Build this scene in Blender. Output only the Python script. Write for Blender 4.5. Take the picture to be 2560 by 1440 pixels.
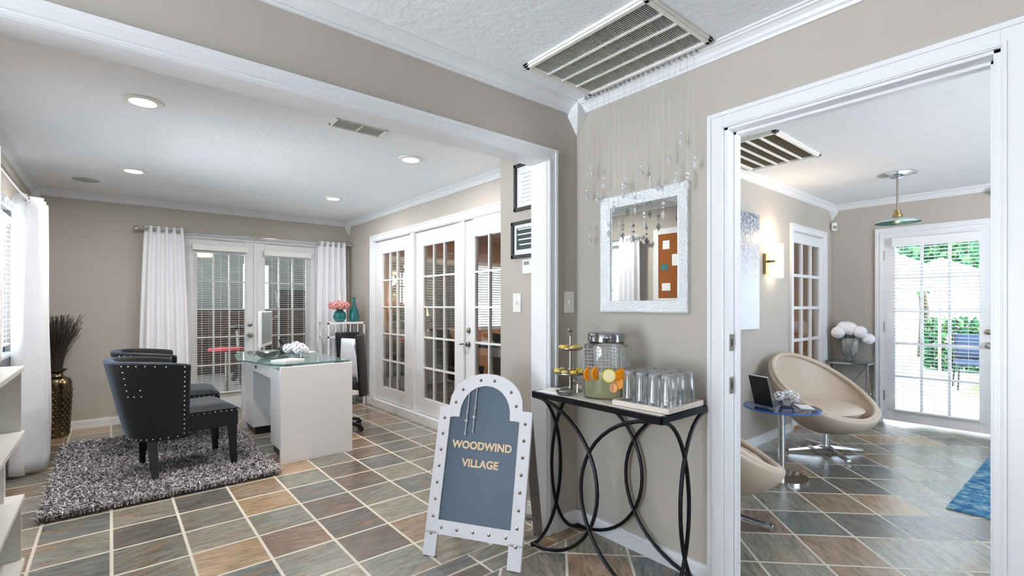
import bpy, math, random
from mathutils import Vector, Matrix
PI = math.pi
random.seed(7)
SC = bpy.context.scene
COL = SC.collection
for o in list(bpy.data.objects):
    bpy.data.objects.remove(o)

# ---------------------------------------------------------------- camera
YAW = math.radians(50.2)
cam_d = bpy.data.cameras.new('camera')
cam = bpy.data.objects.new('camera', cam_d)
COL.objects.link(cam)
cam_d.sensor_width = 36.0
cam_d.lens = 1204.0/2560.0*36.0
cam_d.shift_y = 44.5/2560.0
cam_d.clip_start = 0.02
cam.location = (0, 0, 1.2)
cam.rotation_euler = (PI/2, 0, YAW-PI/2)
SC.camera = cam

# ---------------------------------------------------------------- world and exposure
W = bpy.data.worlds.new('world'); SC.world = W
W.use_nodes = True
wn = W.node_tree.nodes; wn.clear()
bg = wn.new('ShaderNodeBackground'); bg.inputs['Strength'].default_value = 1.0
# overcast white sky above, stronger glow added below the horizon to brighten the ceilings
wg = wn.new('ShaderNodeTexCoord'); ws = wn.new('ShaderNodeSeparateXYZ'); wr = wn.new('ShaderNodeValToRGB')
wm = wn.new('ShaderNodeMapRange'); wm.inputs['From Min'].default_value = -0.3; wm.inputs['From Max'].default_value = 0.3
W.node_tree.links.new(wg.outputs['Generated'], ws.inputs[0]); W.node_tree.links.new(ws.outputs['Z'], wm.inputs['Value']); W.node_tree.links.new(wm.outputs[0], wr.inputs[0]); W.node_tree.links.new(wr.outputs[0], bg.inputs['Color'])
wr.color_ramp.elements[0].position = 0.35; wr.color_ramp.elements[0].color = (9.2, 9.8, 10.5, 1)
wr.color_ramp.elements[1].position = 0.6; wr.color_ramp.elements[1].color = (2.5, 2.9, 3.4, 1)
wo = wn.new('ShaderNodeOutputWorld'); W.node_tree.links.new(bg.outputs[0], wo.inputs[0])
SC.view_settings.view_transform = 'Standard'
SC.view_settings.look = 'None'
SC.view_settings.gamma = 1.0
SC.view_settings.exposure = 1.17
SC.view_settings.use_curve_mapping = False
cy = SC.cycles
cy.use_denoising = True
cy.max_bounces = 9; cy.diffuse_bounces = 5; cy.glossy_bounces = 4; cy.transmission_bounces = 8; cy.transparent_max_bounces = 24
cy.sample_clamp_indirect = 6.0
cy.caustics_reflective = False; cy.caustics_refractive = False

# ---------------------------------------------------------------- helpers
def lin(c):
    return tuple((x/12.92 if x <= 0.04045 else ((x+0.055)/1.055)**2.4) for x in [v/255.0 for v in c])
def rgba(c): return lin(c)+(1.0,)

def mat(name, col, rough=0.6, metal=0.0, var=0.04, scale=6.0, bump=0.0, bscale=60.0, spec=None, sheen=0.0, coat=0.0, trans=0.0, emis=None, estr=0.0):
    m = bpy.data.materials.new(name); m.use_nodes = True
    N = m.node_tree.nodes; L = m.node_tree.links
    b = N['Principled BSDF']
    b.inputs['Roughness'].default_value = rough; b.inputs['Metallic'].default_value = metal
    tc = N.new('ShaderNodeTexCoord')
    nz = N.new('ShaderNodeTexNoise'); nz.inputs['Scale'].default_value = scale; nz.inputs['Detail'].default_value = 3
    L.new(tc.outputs['Object'], nz.inputs['Vector'])
    mx = N.new('ShaderNodeMix'); mx.data_type = 'RGBA'
    c = lin(col)
    mx.inputs['A'].default_value = tuple(max(0, x*(1-var)) for x in c)+(1,)
    mx.inputs['B'].default_value = tuple(min(1, x*(1+var)) for x in c)+(1,)
    L.new(nz.outputs['Fac'], mx.inputs['Factor']); L.new(mx.outputs['Result'], b.inputs['Base Color'])
    if bump:
        n2 = N.new('ShaderNodeTexNoise'); n2.inputs['Scale'].default_value = bscale; n2.inputs['Detail'].default_value = 4
        L.new(tc.outputs['Object'], n2.inputs['Vector'])
        bp = N.new('ShaderNodeBump'); bp.inputs['Strength'].default_value = bump; bp.inputs['Distance'].default_value = 0.01
        L.new(n2.outputs['Fac'], bp.inputs['Height']); L.new(bp.outputs[0], b.inputs['Normal'])
    if spec is not None: b.inputs['Specular IOR Level'].default_value = spec
    if sheen: b.inputs['Sheen Weight'].default_value = sheen; b.inputs['Sheen Roughness'].default_value = 0.35; b.inputs['Sheen Tint'].default_value = (0.42, 0.62, 0.9, 1)  # blue tint puts the window's reflected light into the velvet sheen
    if coat: b.inputs['Coat Weight'].default_value = coat
    if trans: b.inputs['Transmission Weight'].default_value = trans
    if emis: b.inputs['Emission Color'].default_value = rgba(emis); b.inputs['Emission Strength'].default_value = estr
    return m

def glass_mat(name, tint=(1, 1, 1), rough=0.0, refl=1.0, cover=0.0, ccol=(230, 235, 238)):
    """thin glass: straight-through transmission with a fresnel reflection and an optional frosted share"""
    m = bpy.data.materials.new(name); m.use_nodes = True
    N = m.node_tree.nodes; L = m.node_tree.links; N.clear()
    out = N.new('ShaderNodeOutputMaterial')
    t = N.new('ShaderNodeBsdfTransparent'); t.inputs[0].default_value = tint+(1,)
    g = N.new('ShaderNodeBsdfGlossy'); g.inputs['Roughness'].default_value = rough
    fr = N.new('ShaderNodeFresnel'); fr.inputs['IOR'].default_value = 1.45
    mu = N.new('ShaderNodeMath'); mu.operation = 'MULTIPLY'; mu.inputs[1].default_value = refl
    L.new(fr.outputs[0], mu.inputs[0])
    mx = N.new('ShaderNodeMixShader'); L.new(mu.outputs[0], mx.inputs[0]); L.new(t.outputs[0], mx.inputs[1]); L.new(g.outputs[0], mx.inputs[2])
    last = mx
    if cover > 0:
        d = N.new('ShaderNodeBsdfDiffuse'); d.inputs[0].default_value = rgba(ccol)
        m2 = N.new('ShaderNodeMixShader'); m2.inputs[0].default_value = cover
        L.new(mx.outputs[0], m2.inputs[1]); L.new(d.outputs[0], m2.inputs[2]); last = m2
    L.new(last.outputs[0], out.inputs[0])
    return m

def emit_mat(name, col, s):
    m = bpy.data.materials.new(name); m.use_nodes = True
    N = m.node_tree.nodes; L = m.node_tree.links; N.clear()
    out = N.new('ShaderNodeOutputMaterial'); e = N.new('ShaderNodeEmission')
    e.inputs[0].default_value = rgba(col); e.inputs[1].default_value = s
    L.new(e.outputs[0], out.inputs[0]); return m

class MB:
    def __init__(s): s.v = []; s.f = []
    def add(s, vs, fs):
        n = len(s.v); s.v += [tuple(p) for p in vs]; s.f += [tuple(i+n for i in q) for q in fs]; return s
    def box(s, x0, x1, y0, y1, z0, z1):
        x0, x1 = sorted((x0, x1)); y0, y1 = sorted((y0, y1)); z0, z1 = sorted((z0, z1))
        return s.add([(x0, y0, z0), (x1, y0, z0), (x1, y1, z0), (x0, y1, z0), (x0, y0, z1), (x1, y0, z1), (x1, y1, z1), (x0, y1, z1)],
                     [(0, 3, 2, 1), (4, 5, 6, 7), (0, 1, 5, 4), (1, 2, 6, 5), (2, 3, 7, 6), (3, 0, 4, 7)])
    def obox(s, c, size, M=None):
        M = M or Matrix.Identity(3); hx, hy, hz = [q/2 for q in size]
        vs = []
        for z in (-hz, hz):
            for x, y in ((-hx, -hy), (hx, -hy), (hx, hy), (-hx, hy)):
                vs.append(tuple(Vector(c)+M @ Vector((x, y, z))))
        return s.add(vs, [(0, 3, 2, 1), (4, 5, 6, 7), (0, 1, 5, 4), (1, 2, 6, 5), (2, 3, 7, 6), (3, 0, 4, 7)])
    def bar(s, p, q, w, d=None, up=(0, 0, 1), w2=None):
        """rectangular bar from p to q, width w, depth d; w2 scales the far end"""
        p = Vector(p); q = Vector(q); t = (q-p).normalized(); up = Vector(up)
        if abs(t.dot(up)) > 0.98: up = Vector((1, 0, 0))
        a = t.cross(up).normalized(); b = a.cross(t).normalized(); d = d or w; k = w2 or 1
        vs = [p+a*w/2*i+b*d/2*j for i, j in ((-1, -1), (1, -1), (1, 1), (-1, 1))]+[q+a*w*k/2*i+b*d*k/2*j for i, j in ((-1, -1), (1, -1), (1, 1), (-1, 1))]
        return s.add(vs, [(0, 3, 2, 1), (4, 5, 6, 7), (0, 1, 5, 4), (1, 2, 6, 5), (2, 3, 7, 6), (3, 0, 4, 7)])
    def tube(s, pts, r, n=8, closed=False, cap=True):
        pts = [Vector(p) for p in pts]; m = len(pts); rings = []; prev = None
        for i, p in enumerate(pts):
            if closed: t = (pts[(i+1) % m]-pts[i-1]).normalized()
            else: t = (pts[min(i+1, m-1)]-pts[max(i-1, 0)]).normalized()
            if prev is None:
                u = Vector((0, 0, 1)) if abs(t.z) < 0.9 else Vector((1, 0, 0))
                a = t.cross(u).normalized()
            else:
                a = (prev-t*prev.dot(t)).normalized()
            prev = a; b = t.cross(a)
            rr = r[i] if isinstance(r, (list, tuple)) else r
            rings.append([p+(a*math.cos(2*PI*k/n)+b*math.sin(2*PI*k/n))*rr for k in range(n)])
        vs = [q for R in rings for q in R]; fs = []
        for i in range(m if closed else m-1):
            j = (i+1) % m
            for k in range(n):
                k2 = (k+1) % n; fs.append((i*n+k, i*n+k2, j*n+k2, j*n+k))
        if cap and not closed:
            fs.append(tuple(range(n))[::-1]); fs.append(tuple((m-1)*n+k for k in range(n)))
        return s.add(vs, fs)
    def cyl(s, p, q, r, n=16, r2=None): return s.tube([p, q], [r, r if r2 is None else r2], n)
    def lathe(s, prof, c=(0, 0, 0), n=28, rfun=None, sx=1, sy=1):
        vs = []; fs = []; m = len(prof)
        for i, (r, z) in enumerate(prof):
            for k in range(n):
                a = 2*PI*k/n; rr = r*(rfun(a, z) if rfun else 1)
                vs.append((c[0]+rr*math.cos(a)*sx, c[1]+rr*math.sin(a)*sy, c[2]+z))
        for i in range(m-1):
            for k in range(n):
                k2 = (k+1) % n; fs.append((i*n+k, i*n+k2, (i+1)*n+k2, (i+1)*n+k))
        if prof[0][0] > 1e-4: fs.append(tuple(range(n))[::-1])
        if prof[-1][0] > 1e-4: fs.append(tuple((m-1)*n+k for k in range(n)))
        return s.add(vs, fs)
    def ball(s, c, rx, ry=None, rz=None, nu=12, nv=8, M=None):
        ry = ry or rx; rz = rz or rx; vs = []; fs = []
        for j in range(nv+1):
            t = PI*j/nv
            for i in range(nu):
                a = 2*PI*i/nu; p = Vector((rx*math.sin(t)*math.cos(a), ry*math.sin(t)*math.sin(a), -rz*math.cos(t)))
                if M: p = M @ p
                vs.append(Vector(c)+p)
        for j in range(nv):
            for i in range(nu):
                i2 = (i+1) % nu; fs.append((j*nu+i, j*nu+i2, (j+1)*nu+i2, (j+1)*nu+i))
        return s.add(vs, fs)
    def grid(s, fn, nu, nv, closeu=False, flip=False):
        vs = [fn(i/(nu if closeu else nu-1), j/(nv-1)) for j in range(nv) for i in range(nu)]; fs = []
        for j in range(nv-1):
            for i in range(nu if closeu else nu-1):
                i2 = (i+1) % nu; q = (j*nu+i, j*nu+i2, (j+1)*nu+i2, (j+1)*nu+i); fs.append(q[::-1] if flip else q)
        return s.add(vs, fs)
    def prism(s, poly, mp, d0, d1):
        """extrude polygon poly [(u,v)] with mp(u,d,v) from d0 to d1"""
        n = len(poly)
        vs = [mp(u, d0, v) for u, v in poly]+[mp(u, d1, v) for u, v in poly]
        fs = [tuple(range(n)), tuple(range(n, 2*n))[::-1]]+[(i, i+n, (i+1) % n+n, (i+1) % n) for i in range(n)]
        return s.add(vs, fs)
    def mbox(s, mp, u0, u1, n0, n1, z0, z1):
        a = mp(u0, n0, z0); b = mp(u1, n1, z1); return s.box(a[0], b[0], a[1], b[1], a[2], b[2])
    def build(s, name, m, parent=None, smooth=False, bevel=0.0, subsurf=0, solid=0.0):
        off = parent_loc(parent)
        me = bpy.data.meshes.new(name)
        me.from_pydata([(a-off[0], b-off[1], c-off[2]) for a, b, c in s.v], [], s.f); me.update()
        if smooth:
            me.polygons.foreach_set('use_smooth', [True]*len(me.polygons))
        import bmesh
        bm = bmesh.new(); bm.from_mesh(me); bmesh.ops.recalc_face_normals(bm, faces=bm.faces); bm.to_mesh(me); bm.free()
        if smooth and smooth != 'full':
            me.set_sharp_from_angle(angle=math.radians(40))
        me.materials.append(m)
        o = bpy.data.objects.new(name, me); COL.objects.link(o)
        if parent: o.parent = parent
        if solid:
            md = o.modifiers.new('solid', 'SOLIDIFY'); md.thickness = solid; md.offset = 0
        if bevel:
            md = o.modifiers.new('bevel', 'BEVEL'); md.width = bevel; md.segments = 2; md.limit_method = 'ANGLE'
        if subsurf:
            md = o.modifiers.new('sub', 'SUBSURF'); md.levels = subsurf; md.render_levels = subsurf
        return o

def parent_loc(p):
    o = Vector((0, 0, 0))
    while p: o += p.location; p = p.parent
    return o
def thing(name, label, cat, loc=(0, 0, 0), group=None):
    o = bpy.data.objects.new(name, None); COL.objects.link(o); o.location = loc; o.empty_display_size = 0.1
    return tag(o, label, cat, group)
def tag(o, label, cat, group=None):
    o['label'] = label; o['category'] = cat
    if group: o['group'] = group
    return o
def struct(o, label=None):
    o['kind'] = 'structure'
    if label: o['label'] = label
    return o
def sroot(name, loc=(0, 0, 0), label=None):
    o = bpy.data.objects.new(name, None); COL.objects.link(o); o.location = loc; return struct(o, label)
def stuffpart(o): o['kind'] = 'stuff'; return o
def kids(o, allobj): return [c for c in allobj if c.parent == o]
def dup(root, label=None, group=None):
    allobj = list(COL.objects)
    def rec(o, par):
        c = o.copy(); COL.objects.link(c); c.parent = par
        for k in kids(o, allobj): rec(k, c)
        return c
    r = rec(root, None)
    if label: r['label'] = label
    if group: r['group'] = group
    return r
def light(name, kind, loc, energy, col=(1, 1, 1), size=0.1, parent=None, rot=None, spread=None):
    d = bpy.data.lights.new(name, kind); d.energy = energy; d.color = col
    if kind == 'AREA':
        d.shape = 'DISK'; d.size = size
        if spread: d.spread = spread
    else: d.shadow_soft_size = size
    o = bpy.data.objects.new(name, d); COL.objects.link(o)
    o.location = Vector(loc)-parent_loc(parent); o.parent = parent
    if rot: o.rotation_euler = rot
    return o
# wall maps: mp(u along wall, n out of the wall into the viewer's room, z)
def ywall(y0, sgn=-1): return lambda u, n, z: (u, y0+sgn*n, z)
def xwall(x0, sgn=-1): return lambda u, n, z: (x0+sgn*n, u, z)

# ---------------------------------------------------------------- materials
M = {}
M['wall'] = mat('greige_paint', (184, 178, 170), 0.75, var=0.02, bump=0.08, bscale=180)
M['ceil'] = mat('ceiling_paint', (238, 241, 246), 0.85, var=0.02, scale=3, bump=0.5, bscale=28)
M['trim'] = mat('white_trim', (228, 230, 234), 0.32, var=0.01)
M['door'] = mat('white_door_paint', (226, 228, 232), 0.3, var=0.01)
M['tan'] = mat('warm_tan_paint', (196, 152, 118), 0.8, var=0.04)
M['porchwall'] = mat('porch_siding', (116, 124, 120), 0.8, var=0.05)
M['glass'] = glass_mat('window_glass', (0.97, 0.985, 0.98), refl=0.8)
M['chrome'] = mat('chrome', (225, 228, 232), 0.08, 1.0, var=0.01)
M['darkchrome'] = mat('dark_chrome', (150, 152, 156), 0.1, 1.0, var=0.02)
M['nickel'] = mat('brushed_nickel', (165, 160, 152), 0.3, 1.0, var=0.03)
M['black'] = mat('black_metal', (22, 24, 30), 0.35, 0.6, var=0.1)
M['blackpl'] = mat('black_plastic', (18, 19, 24), 0.45, var=0.1)
M['whitelac'] = mat('white_lacquer', (238, 238, 243), 0.18, var=0.01)
M['whitepl'] = mat('white_plastic', (232, 232, 228), 0.4, var=0.01)
M['velvet'] = mat('dark_velvet', (8, 9, 15), 0.5, var=0.3, scale=5, sheen=0.42)
M['darkwood'] = mat('black_lacquered_wood', (16, 15, 16), 0.35, var=0.2)
M['silver'] = mat('silver_nailheads', (210, 210, 210), 0.25, 1.0)
M['curtain'] = mat('white_curtain_cloth', (243, 244, 250), 0.85, var=0.015, scale=30)
M['slat'] = mat('white_blind_slats', (238, 240, 240), 0.5, var=0.01)
M['gold'] = mat('hammered_antique_gold', (112, 98, 80), 0.22, 1.0, var=0.3, scale=14)
M['twig'] = mat('dark_twigs', (62, 58, 58), 0.8, var=0.3, scale=30)
M['glassgreen'] = glass_mat('green_edge_glass', (0.80, 0.93, 0.90), refl=1.2, cover=0.12, ccol=(180, 215, 215))
M['glassblue'] = glass_mat('blue_tint_table_glass', (0.80, 0.88, 0.97), refl=1.2, cover=0.10, ccol=(90, 140, 220))
M['glassblueedge'] = mat('blue_glass_edge', (60, 110, 200), 0.2, var=0.05)
M['glassware'] = glass_mat('clear_glassware', (0.975, 0.985, 0.985), refl=1.6, cover=0.07, ccol=(245, 248, 250))
M['crystal'] = glass_mat('cut_crystal', (0.92, 0.95, 0.96), refl=2.2, cover=0.38, ccol=(250, 250, 252))
M['vaseglass'] = glass_mat('fluted_vase_glass', (0.90, 0.92, 0.93), refl=2.2, cover=0.14, ccol=(245, 245, 250))
M['whiteframe'] = mat('silver_white_mirror_frame', (236, 240, 244), 0.3, 0.25, var=0.12, scale=90, bump=1.0, bscale=90)
M['mirror'] = mat('mirror_glass', (235, 240, 240), 0.01, 1.0, var=0.0)
M['beige'] = mat('beige_leather', (206, 190, 172), 0.42, var=0.03, bump=0.1, bscale=120)
M['teal'] = mat('teal_glazed_glass', (20, 110, 112), 0.08, var=0.25, scale=12, coat=0.6)
M['pink'] = mat('pink_petals', (240, 168, 168), 0.8, var=0.12, scale=60)
M['petal'] = mat('white_petals', (240, 240, 246), 0.8, var=0.03, scale=60)
M['leaf'] = mat('dark_green_leaf', (50, 84, 50), 0.7, var=0.2)
M['paper'] = mat('white_paper', (240, 241, 243), 0.8, var=0.02)
M['chalk'] = mat('slate_blue_chalkboard', (62, 84, 100), 0.42, var=0.13, scale=3)
M['bwood'] = mat('whitewashed_wood', (222, 220, 226), 0.5, var=0.04, scale=9)
M['greywood'] = mat('grey_back_leg_wood', (125, 120, 116), 0.6, var=0.1)
M['letter'] = mat('pale_wood_letters', (226, 200, 170), 0.6, var=0.05)
M['shelfwhite'] = mat('off_white_shelf', (212, 213, 208), 0.4, var=0.01)
M['cork'] = mat('cork', (150, 88, 42), 0.9, var=0.2, scale=90)
M['green'] = mat('garden_foliage', (70, 130, 82), 0.8, var=0.35, scale=8)
M['bark'] = mat('tree_bark', (90, 75, 62), 0.9, var=0.2)
M['concrete'] = mat('pale_patio_concrete', (214, 210, 204), 0.85, var=0.05, scale=3)
M['grass'] = mat('mown_grass', (150, 176, 110), 0.9, var=0.2, scale=14)
M['umbrella'] = mat('white_umbrella_canvas', (240, 238, 236), 0.8, var=0.02)
M['navy'] = mat('navy_cushion', (44, 62, 92), 0.8, var=0.1)
M['red'] = mat('red_vinyl', (190, 30, 46), 0.4, var=0.05)
M['woodtable'] = mat('dark_walnut', (52, 36, 30), 0.25, var=0.3, scale=10)
M['lens'] = emit_mat('lamp_lens', (255, 248, 232), 12)
M['warmlens'] = emit_mat('warm_lamp_glass', (255, 214, 160), 5)
M['dirtygrille'] = mat('dusty_filter', (206, 204, 196), 0.9, var=0.2, scale=30)
M['brownfilter'] = mat('dark_brown_filter', (86, 76, 58), 0.9, var=0.15, scale=60)
M['darkvoid'] = mat('dark_duct', (60, 64, 70), 0.9, var=0.2)
M['lemon'] = mat('lemon_rind', (235, 205, 70), 0.5, var=0.1)
M['lemonflesh'] = mat('lemon_flesh', (240, 232, 180), 0.4, var=0.1, scale=80)
M['orange'] = mat('orange_slice', (240, 150, 20), 0.4, var=0.15, scale=60)
M['cookie'] = mat('pale_cookies', (226, 205, 140), 0.7, var=0.15, scale=50)
M['marble'] = mat('pale_marble', (218, 216, 212), 0.2, var=0.12, scale=10)
M['traymat'] = mat('whitewashed_tray', (214, 204, 194), 0.5, var=0.12, scale=14)
M['brass'] = mat('aged_brass', (164, 142, 104), 0.3, 1.0)
M['greyscreen'] = mat('grey_screen', (130, 140, 138), 0.3, var=0.1)

def liquid_mat():
    m = bpy.data.materials.new('lemonade'); m.use_nodes = True
    N = m.node_tree.nodes; L = m.node_tree.links; N.clear()
    out = N.new('ShaderNodeOutputMaterial'); t = N.new('ShaderNodeBsdfTransparent'); t.inputs[0].default_value = (0.80, 0.80, 0.42, 1)
    d = N.new('ShaderNodeBsdfPrincipled'); d.inputs['Base Color'].default_value = rgba((206, 205, 130)); d.inputs['Roughness'].default_value = 0.1
    nz = N.new('ShaderNodeTexNoise'); nz.inputs['Scale'].default_value = 12
    mr = N.new('ShaderNodeMapRange'); mr.inputs['To Min'].default_value = 0.3; mr.inputs['To Max'].default_value = 0.5
    L.new(nz.outputs['Fac'], mr.inputs['Value'])
    mx = N.new('ShaderNodeMixShader'); L.new(mr.outputs[0], mx.inputs[0]); L.new(t.outputs[0], mx.inputs[1]); L.new(d.outputs[0], mx.inputs[2])
    L.new(mx.outputs[0], out.inputs[0]); return m
M['lemonade'] = liquid_mat()

def tile_mat(name, ang, ox, oy, sx, sy, grout=0.010, seed=0.0):
    """slate tiles: each cell gets a colour of its own, with layered streaks and pale grout"""
    m = bpy.data.materials.new(name); m.use_nodes = True
    N = m.node_tree.nodes; L = m.node_tree.links; b = N['Principled BSDF']
    def n(t, **k):
        q = N.new(t)
        for a, v in k.items(): setattr(q, a, v)
        return q
    geo = n('ShaderNodeNewGeometry')
    rot = n('ShaderNodeVectorRotate', rotation_type='Z_AXIS'); rot.inputs['Angle'].default_value = -ang
    L.new(geo.outputs['Position'], rot.inputs['Vector'])
    sub = n('ShaderNodeVectorMath', operation='SUBTRACT'); sub.inputs[1].default_value = (ox, oy, 0); L.new(rot.outputs[0], sub.inputs[0])
    div = n('ShaderNodeVectorMath', operation='DIVIDE'); div.inputs[1].default_value = (sx, sy, 1e6); L.new(sub.outputs[0], div.inputs[0])
    fl = n('ShaderNodeVectorMath', operation='FLOOR'); L.new(div.outputs[0], fl.inputs[0])
    fr = n('ShaderNodeVectorMath', operation='FRACTION'); L.new(div.outputs[0], fr.inputs[0])
    sp = n('ShaderNodeSeparateXYZ'); L.new(fr.outputs[0], sp.inputs[0])
    masks = []
    for ax, s in (('X', sx), ('Y', sy)):
        pp = n('ShaderNodeMath', operation='PINGPONG'); pp.inputs[1].default_value = 0.5; L.new(sp.outputs[ax], pp.inputs[0])
        ss = n('ShaderNodeMapRange', interpolation_type='SMOOTHSTEP'); ss.inputs['From Min'].default_value = grout/2/s; ss.inputs['From Max'].default_value = grout/2/s*1.5
        L.new(pp.outputs[0], ss.inputs['Value']); masks.append(ss)
    mk = n('ShaderNodeMath', operation='MULTIPLY'); L.new(masks[0].outputs[0], mk.inputs[0]); L.new(masks[1].outputs[0], mk.inputs[1])
    ad = n('ShaderNodeVectorMath', operation='ADD'); ad.inputs[1].default_value = (seed, seed*2, 0.5); L.new(fl.outputs[0], ad.inputs[0])
    wn_ = n('ShaderNodeTexWhiteNoise', noise_dimensions='3D'); L.new(ad.outputs[0], wn_.inputs['Vector'])
    cr = n('ShaderNodeValToRGB'); cr.color_ramp.interpolation = 'CONSTANT'
    cols = [(0.0, (122, 119, 110)), (0.14, (98, 97, 93)), (0.27, (138, 120, 100)), (0.38, (124, 125, 116)), (0.50, (106, 96, 88)), (0.60, (136, 132, 120)), (0.72, (156, 132, 104)), (0.78, (104, 108, 106)), (0.88, (124, 106, 92))]
    e = cr.color_ramp.elements
    e[0].position = 0; e[0].color = rgba(cols[0][1]); e[1].position = cols[1][0]; e[1].color = rgba(cols[1][1])
    for p_, c_ in cols[2:]:
        q = e.new(p_); q.color = rgba(c_)
    L.new(wn_.outputs['Value'], cr.inputs[0])
    # layered streaks, each tile shifted and turned a little
    sc = n('ShaderNodeVectorMath', operation='SCALE'); sc.inputs['Scale'].default_value = 7.3; L.new(wn_.outputs['Color'], sc.inputs[0])
    a2 = n('ShaderNodeVectorMath', operation='ADD'); L.new(sub.outputs[0], a2.inputs[0]); L.new(sc.outputs[0], a2.inputs[1])
    r2 = n('ShaderNodeVectorRotate', rotation_type='Z_AXIS')
    rm = n('ShaderNodeMapRange'); rm.inputs['To Min'].default_value = -0.35; rm.inputs['To Max'].default_value = 0.35; L.new(wn_.outputs['Value'], rm.inputs['Value']); L.new(rm.outputs[0], r2.inputs['Angle'])
    L.new(a2.outputs[0], r2.inputs['Vector'])
    mp = n('ShaderNodeMapping'); mp.inputs['Scale'].default_value = (3.5, 18, 1); L.new(r2.outputs[0], mp.inputs['Vector'])
    nz = n('ShaderNodeTexNoise'); nz.inputs['Scale'].default_value = 2.4; nz.inputs['Detail'].default_value = 12; nz.inputs['Roughness'].default_value = 0.74; nz.inputs['Distortion'].default_value = 0.6
    L.new(mp.outputs[0], nz.inputs['Vector'])
    mr = n('ShaderNodeMapRange'); mr.inputs['From Min'].default_value = 0.3; mr.inputs['From Max'].default_value = 0.7; mr.inputs['To Min'].default_value = 0.42; mr.inputs['To Max'].default_value = 1.85
    L.new(nz.outputs['Fac'], mr.inputs['Value'])
    mlt = n('ShaderNodeVectorMath', operation='SCALE'); L.new(cr.outputs[0], mlt.inputs[0]); L.new(mr.outputs[0], mlt.inputs['Scale'])
    # rust and tan patches
    n3 = n('ShaderNodeTexNoise'); n3.inputs['Scale'].default_value = 1.1; n3.inputs['Detail'].default_value = 5; L.new(mp.outputs[0], n3.inputs['Vector'])
    m3 = n('ShaderNodeMapRange'); m3.inputs['From Min'].default_value = 0.56; m3.inputs['From Max'].default_value = 0.72; m3.inputs['To Max'].default_value = 0.55; L.new(n3.outputs['Fac'], m3.inputs['Value'])
    mxr = n('ShaderNodeMix', data_type='RGBA'); L.new(m3.outputs[0], mxr.inputs['Factor']); L.new(mlt.outputs[0], mxr.inputs['A']); mxr.inputs['B'].default_value = rgba((164, 120, 82))
    mx = n('ShaderNodeMix', data_type='RGBA'); L.new(mk.outputs[0], mx.inputs['Factor']); mx.inputs['A'].default_value = rgba((212, 205, 192)); L.new(mxr.outputs['Result'], mx.inputs['B'])
    L.new(mx.outputs['Result'], b.inputs['Base Color'])
    b.inputs['Specular IOR Level'].default_value = 0.75
    rr = n('ShaderNodeMapRange'); rr.inputs['To Min'].default_value = 0.7; rr.inputs['To Max'].default_value = 0.16; L.new(mk.outputs[0], rr.inputs['Value']); L.new(rr.outputs[0], b.inputs['Roughness'])
    h = n('ShaderNodeMath', operation='MULTIPLY_ADD'); h.inputs[1].default_value = 0.5; L.new(nz.outputs['Fac'], h.inputs[0]); L.new(mk.outputs[0], h.inputs[2])
    bp = n('ShaderNodeBump'); bp.inputs['Strength'].default_value = 0.35; bp.inputs['Distance'].default_value = 0.006; L.new(h.outputs[0], bp.inputs['Height']); L.new(bp.outputs[0], b.inputs['Normal'])
    return m
D45 = PI/4
M['tile_diag'] = tile_mat('slate_tiles_diagonal', D45, 2.353, -0.05, 0.299, 0.299, 0.010, 3.0)
M['tile_sq'] = tile_mat('slate_tiles_square', 0, 0.003, 3.067, 0.2935, 0.2935, 0.011, 11.0)
M['tile_border'] = tile_mat('slate_tiles_border', 0, 0.15, 1.72, 0.2935, 0.105, 0.010, 5.0)

def island_mat(name, stops, rough=0.9):
    m = bpy.data.materials.new(name); m.use_nodes = True
    N = m.node_tree.nodes; L = m.node_tree.links; b = N['Principled BSDF']; b.inputs['Roughness'].default_value = rough
    g = N.new('ShaderNodeNewGeometry'); cr = N.new('ShaderNodeValToRGB'); e = cr.color_ramp.elements
    e[0].position = stops[0][0]; e[0].color = rgba(stops[0][1]); e[1].position = stops[-1][0]; e[1].color = rgba(stops[-1][1])
    for p, c in stops[1:-1]:
        q = e.new(p); q.color = rgba(c)
    L.new(g.outputs['Random Per Island'], cr.inputs[0]); L.new(cr.outputs[0], b.inputs['Base Color']); return m
M['shag'] = island_mat('grey_shag_pile', [(0, (52, 48, 52)), (0.3, (118, 112, 118)), (0.65, (200, 194, 200)), (1, (250, 248, 252))])
M['foliage'] = island_mat('leafy_foliage', [(0, (30, 84, 56)), (0.5, (70, 140, 92)), (1, (150, 196, 130))])

ZC = 2.305
# ================================================================ SETTING
def floor(name, x0, x1, y0, y1, m):
    return struct(MB().box(x0, x1, y0, y1, -0.06, 0).build(name, m))
floor('floor', -2.6, 2.04, -2.6, 1.72, M['tile_diag'])
floor('floor', -2.6, 2.04, 1.72, 1.93, M['tile_border'])
floor('floor', -0.68, 2.50, 1.93, 6.44, M['tile_sq'])
floor('floor', 2.04, 6.25, -2.6, 1.93, M['tile_diag'])
M['carpet'] = mat('brown_carpet', (96, 78, 66), 0.95, var=0.15, scale=60)
floor('floor', 2.50, 6.25, 1.93, 6.44, M['carpet'])
M['porchfloor'] = mat('porch_floor', (120, 120, 118), 0.6, var=0.1)
floor('floor', -1.5, 4.2, 6.44, 10.4, M['porchfloor'])
struct(MB().box(-2.6, 2.04, -2.6, 1.87, ZC, ZC+0.1).build('ceiling', M['ceil']))
struct(MB().box(-0.68, 2.50, 1.87, 6.44, ZC, ZC+0.1).build('ceiling', M['ceil']))
struct(MB().box(2.04, 6.25, -2.6, 1.87, ZC, ZC+0.1).build('ceiling', M['ceil']))
struct(MB().box(2.50, 6.25, 1.87, 6.44, ZC, ZC+0.1).build('ceiling', M['tan']))
struct(MB().box(-1.5, 4.2, 6.44, 10.4, ZC+.15, ZC+0.25).build('ceiling', M['ceil']))

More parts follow.
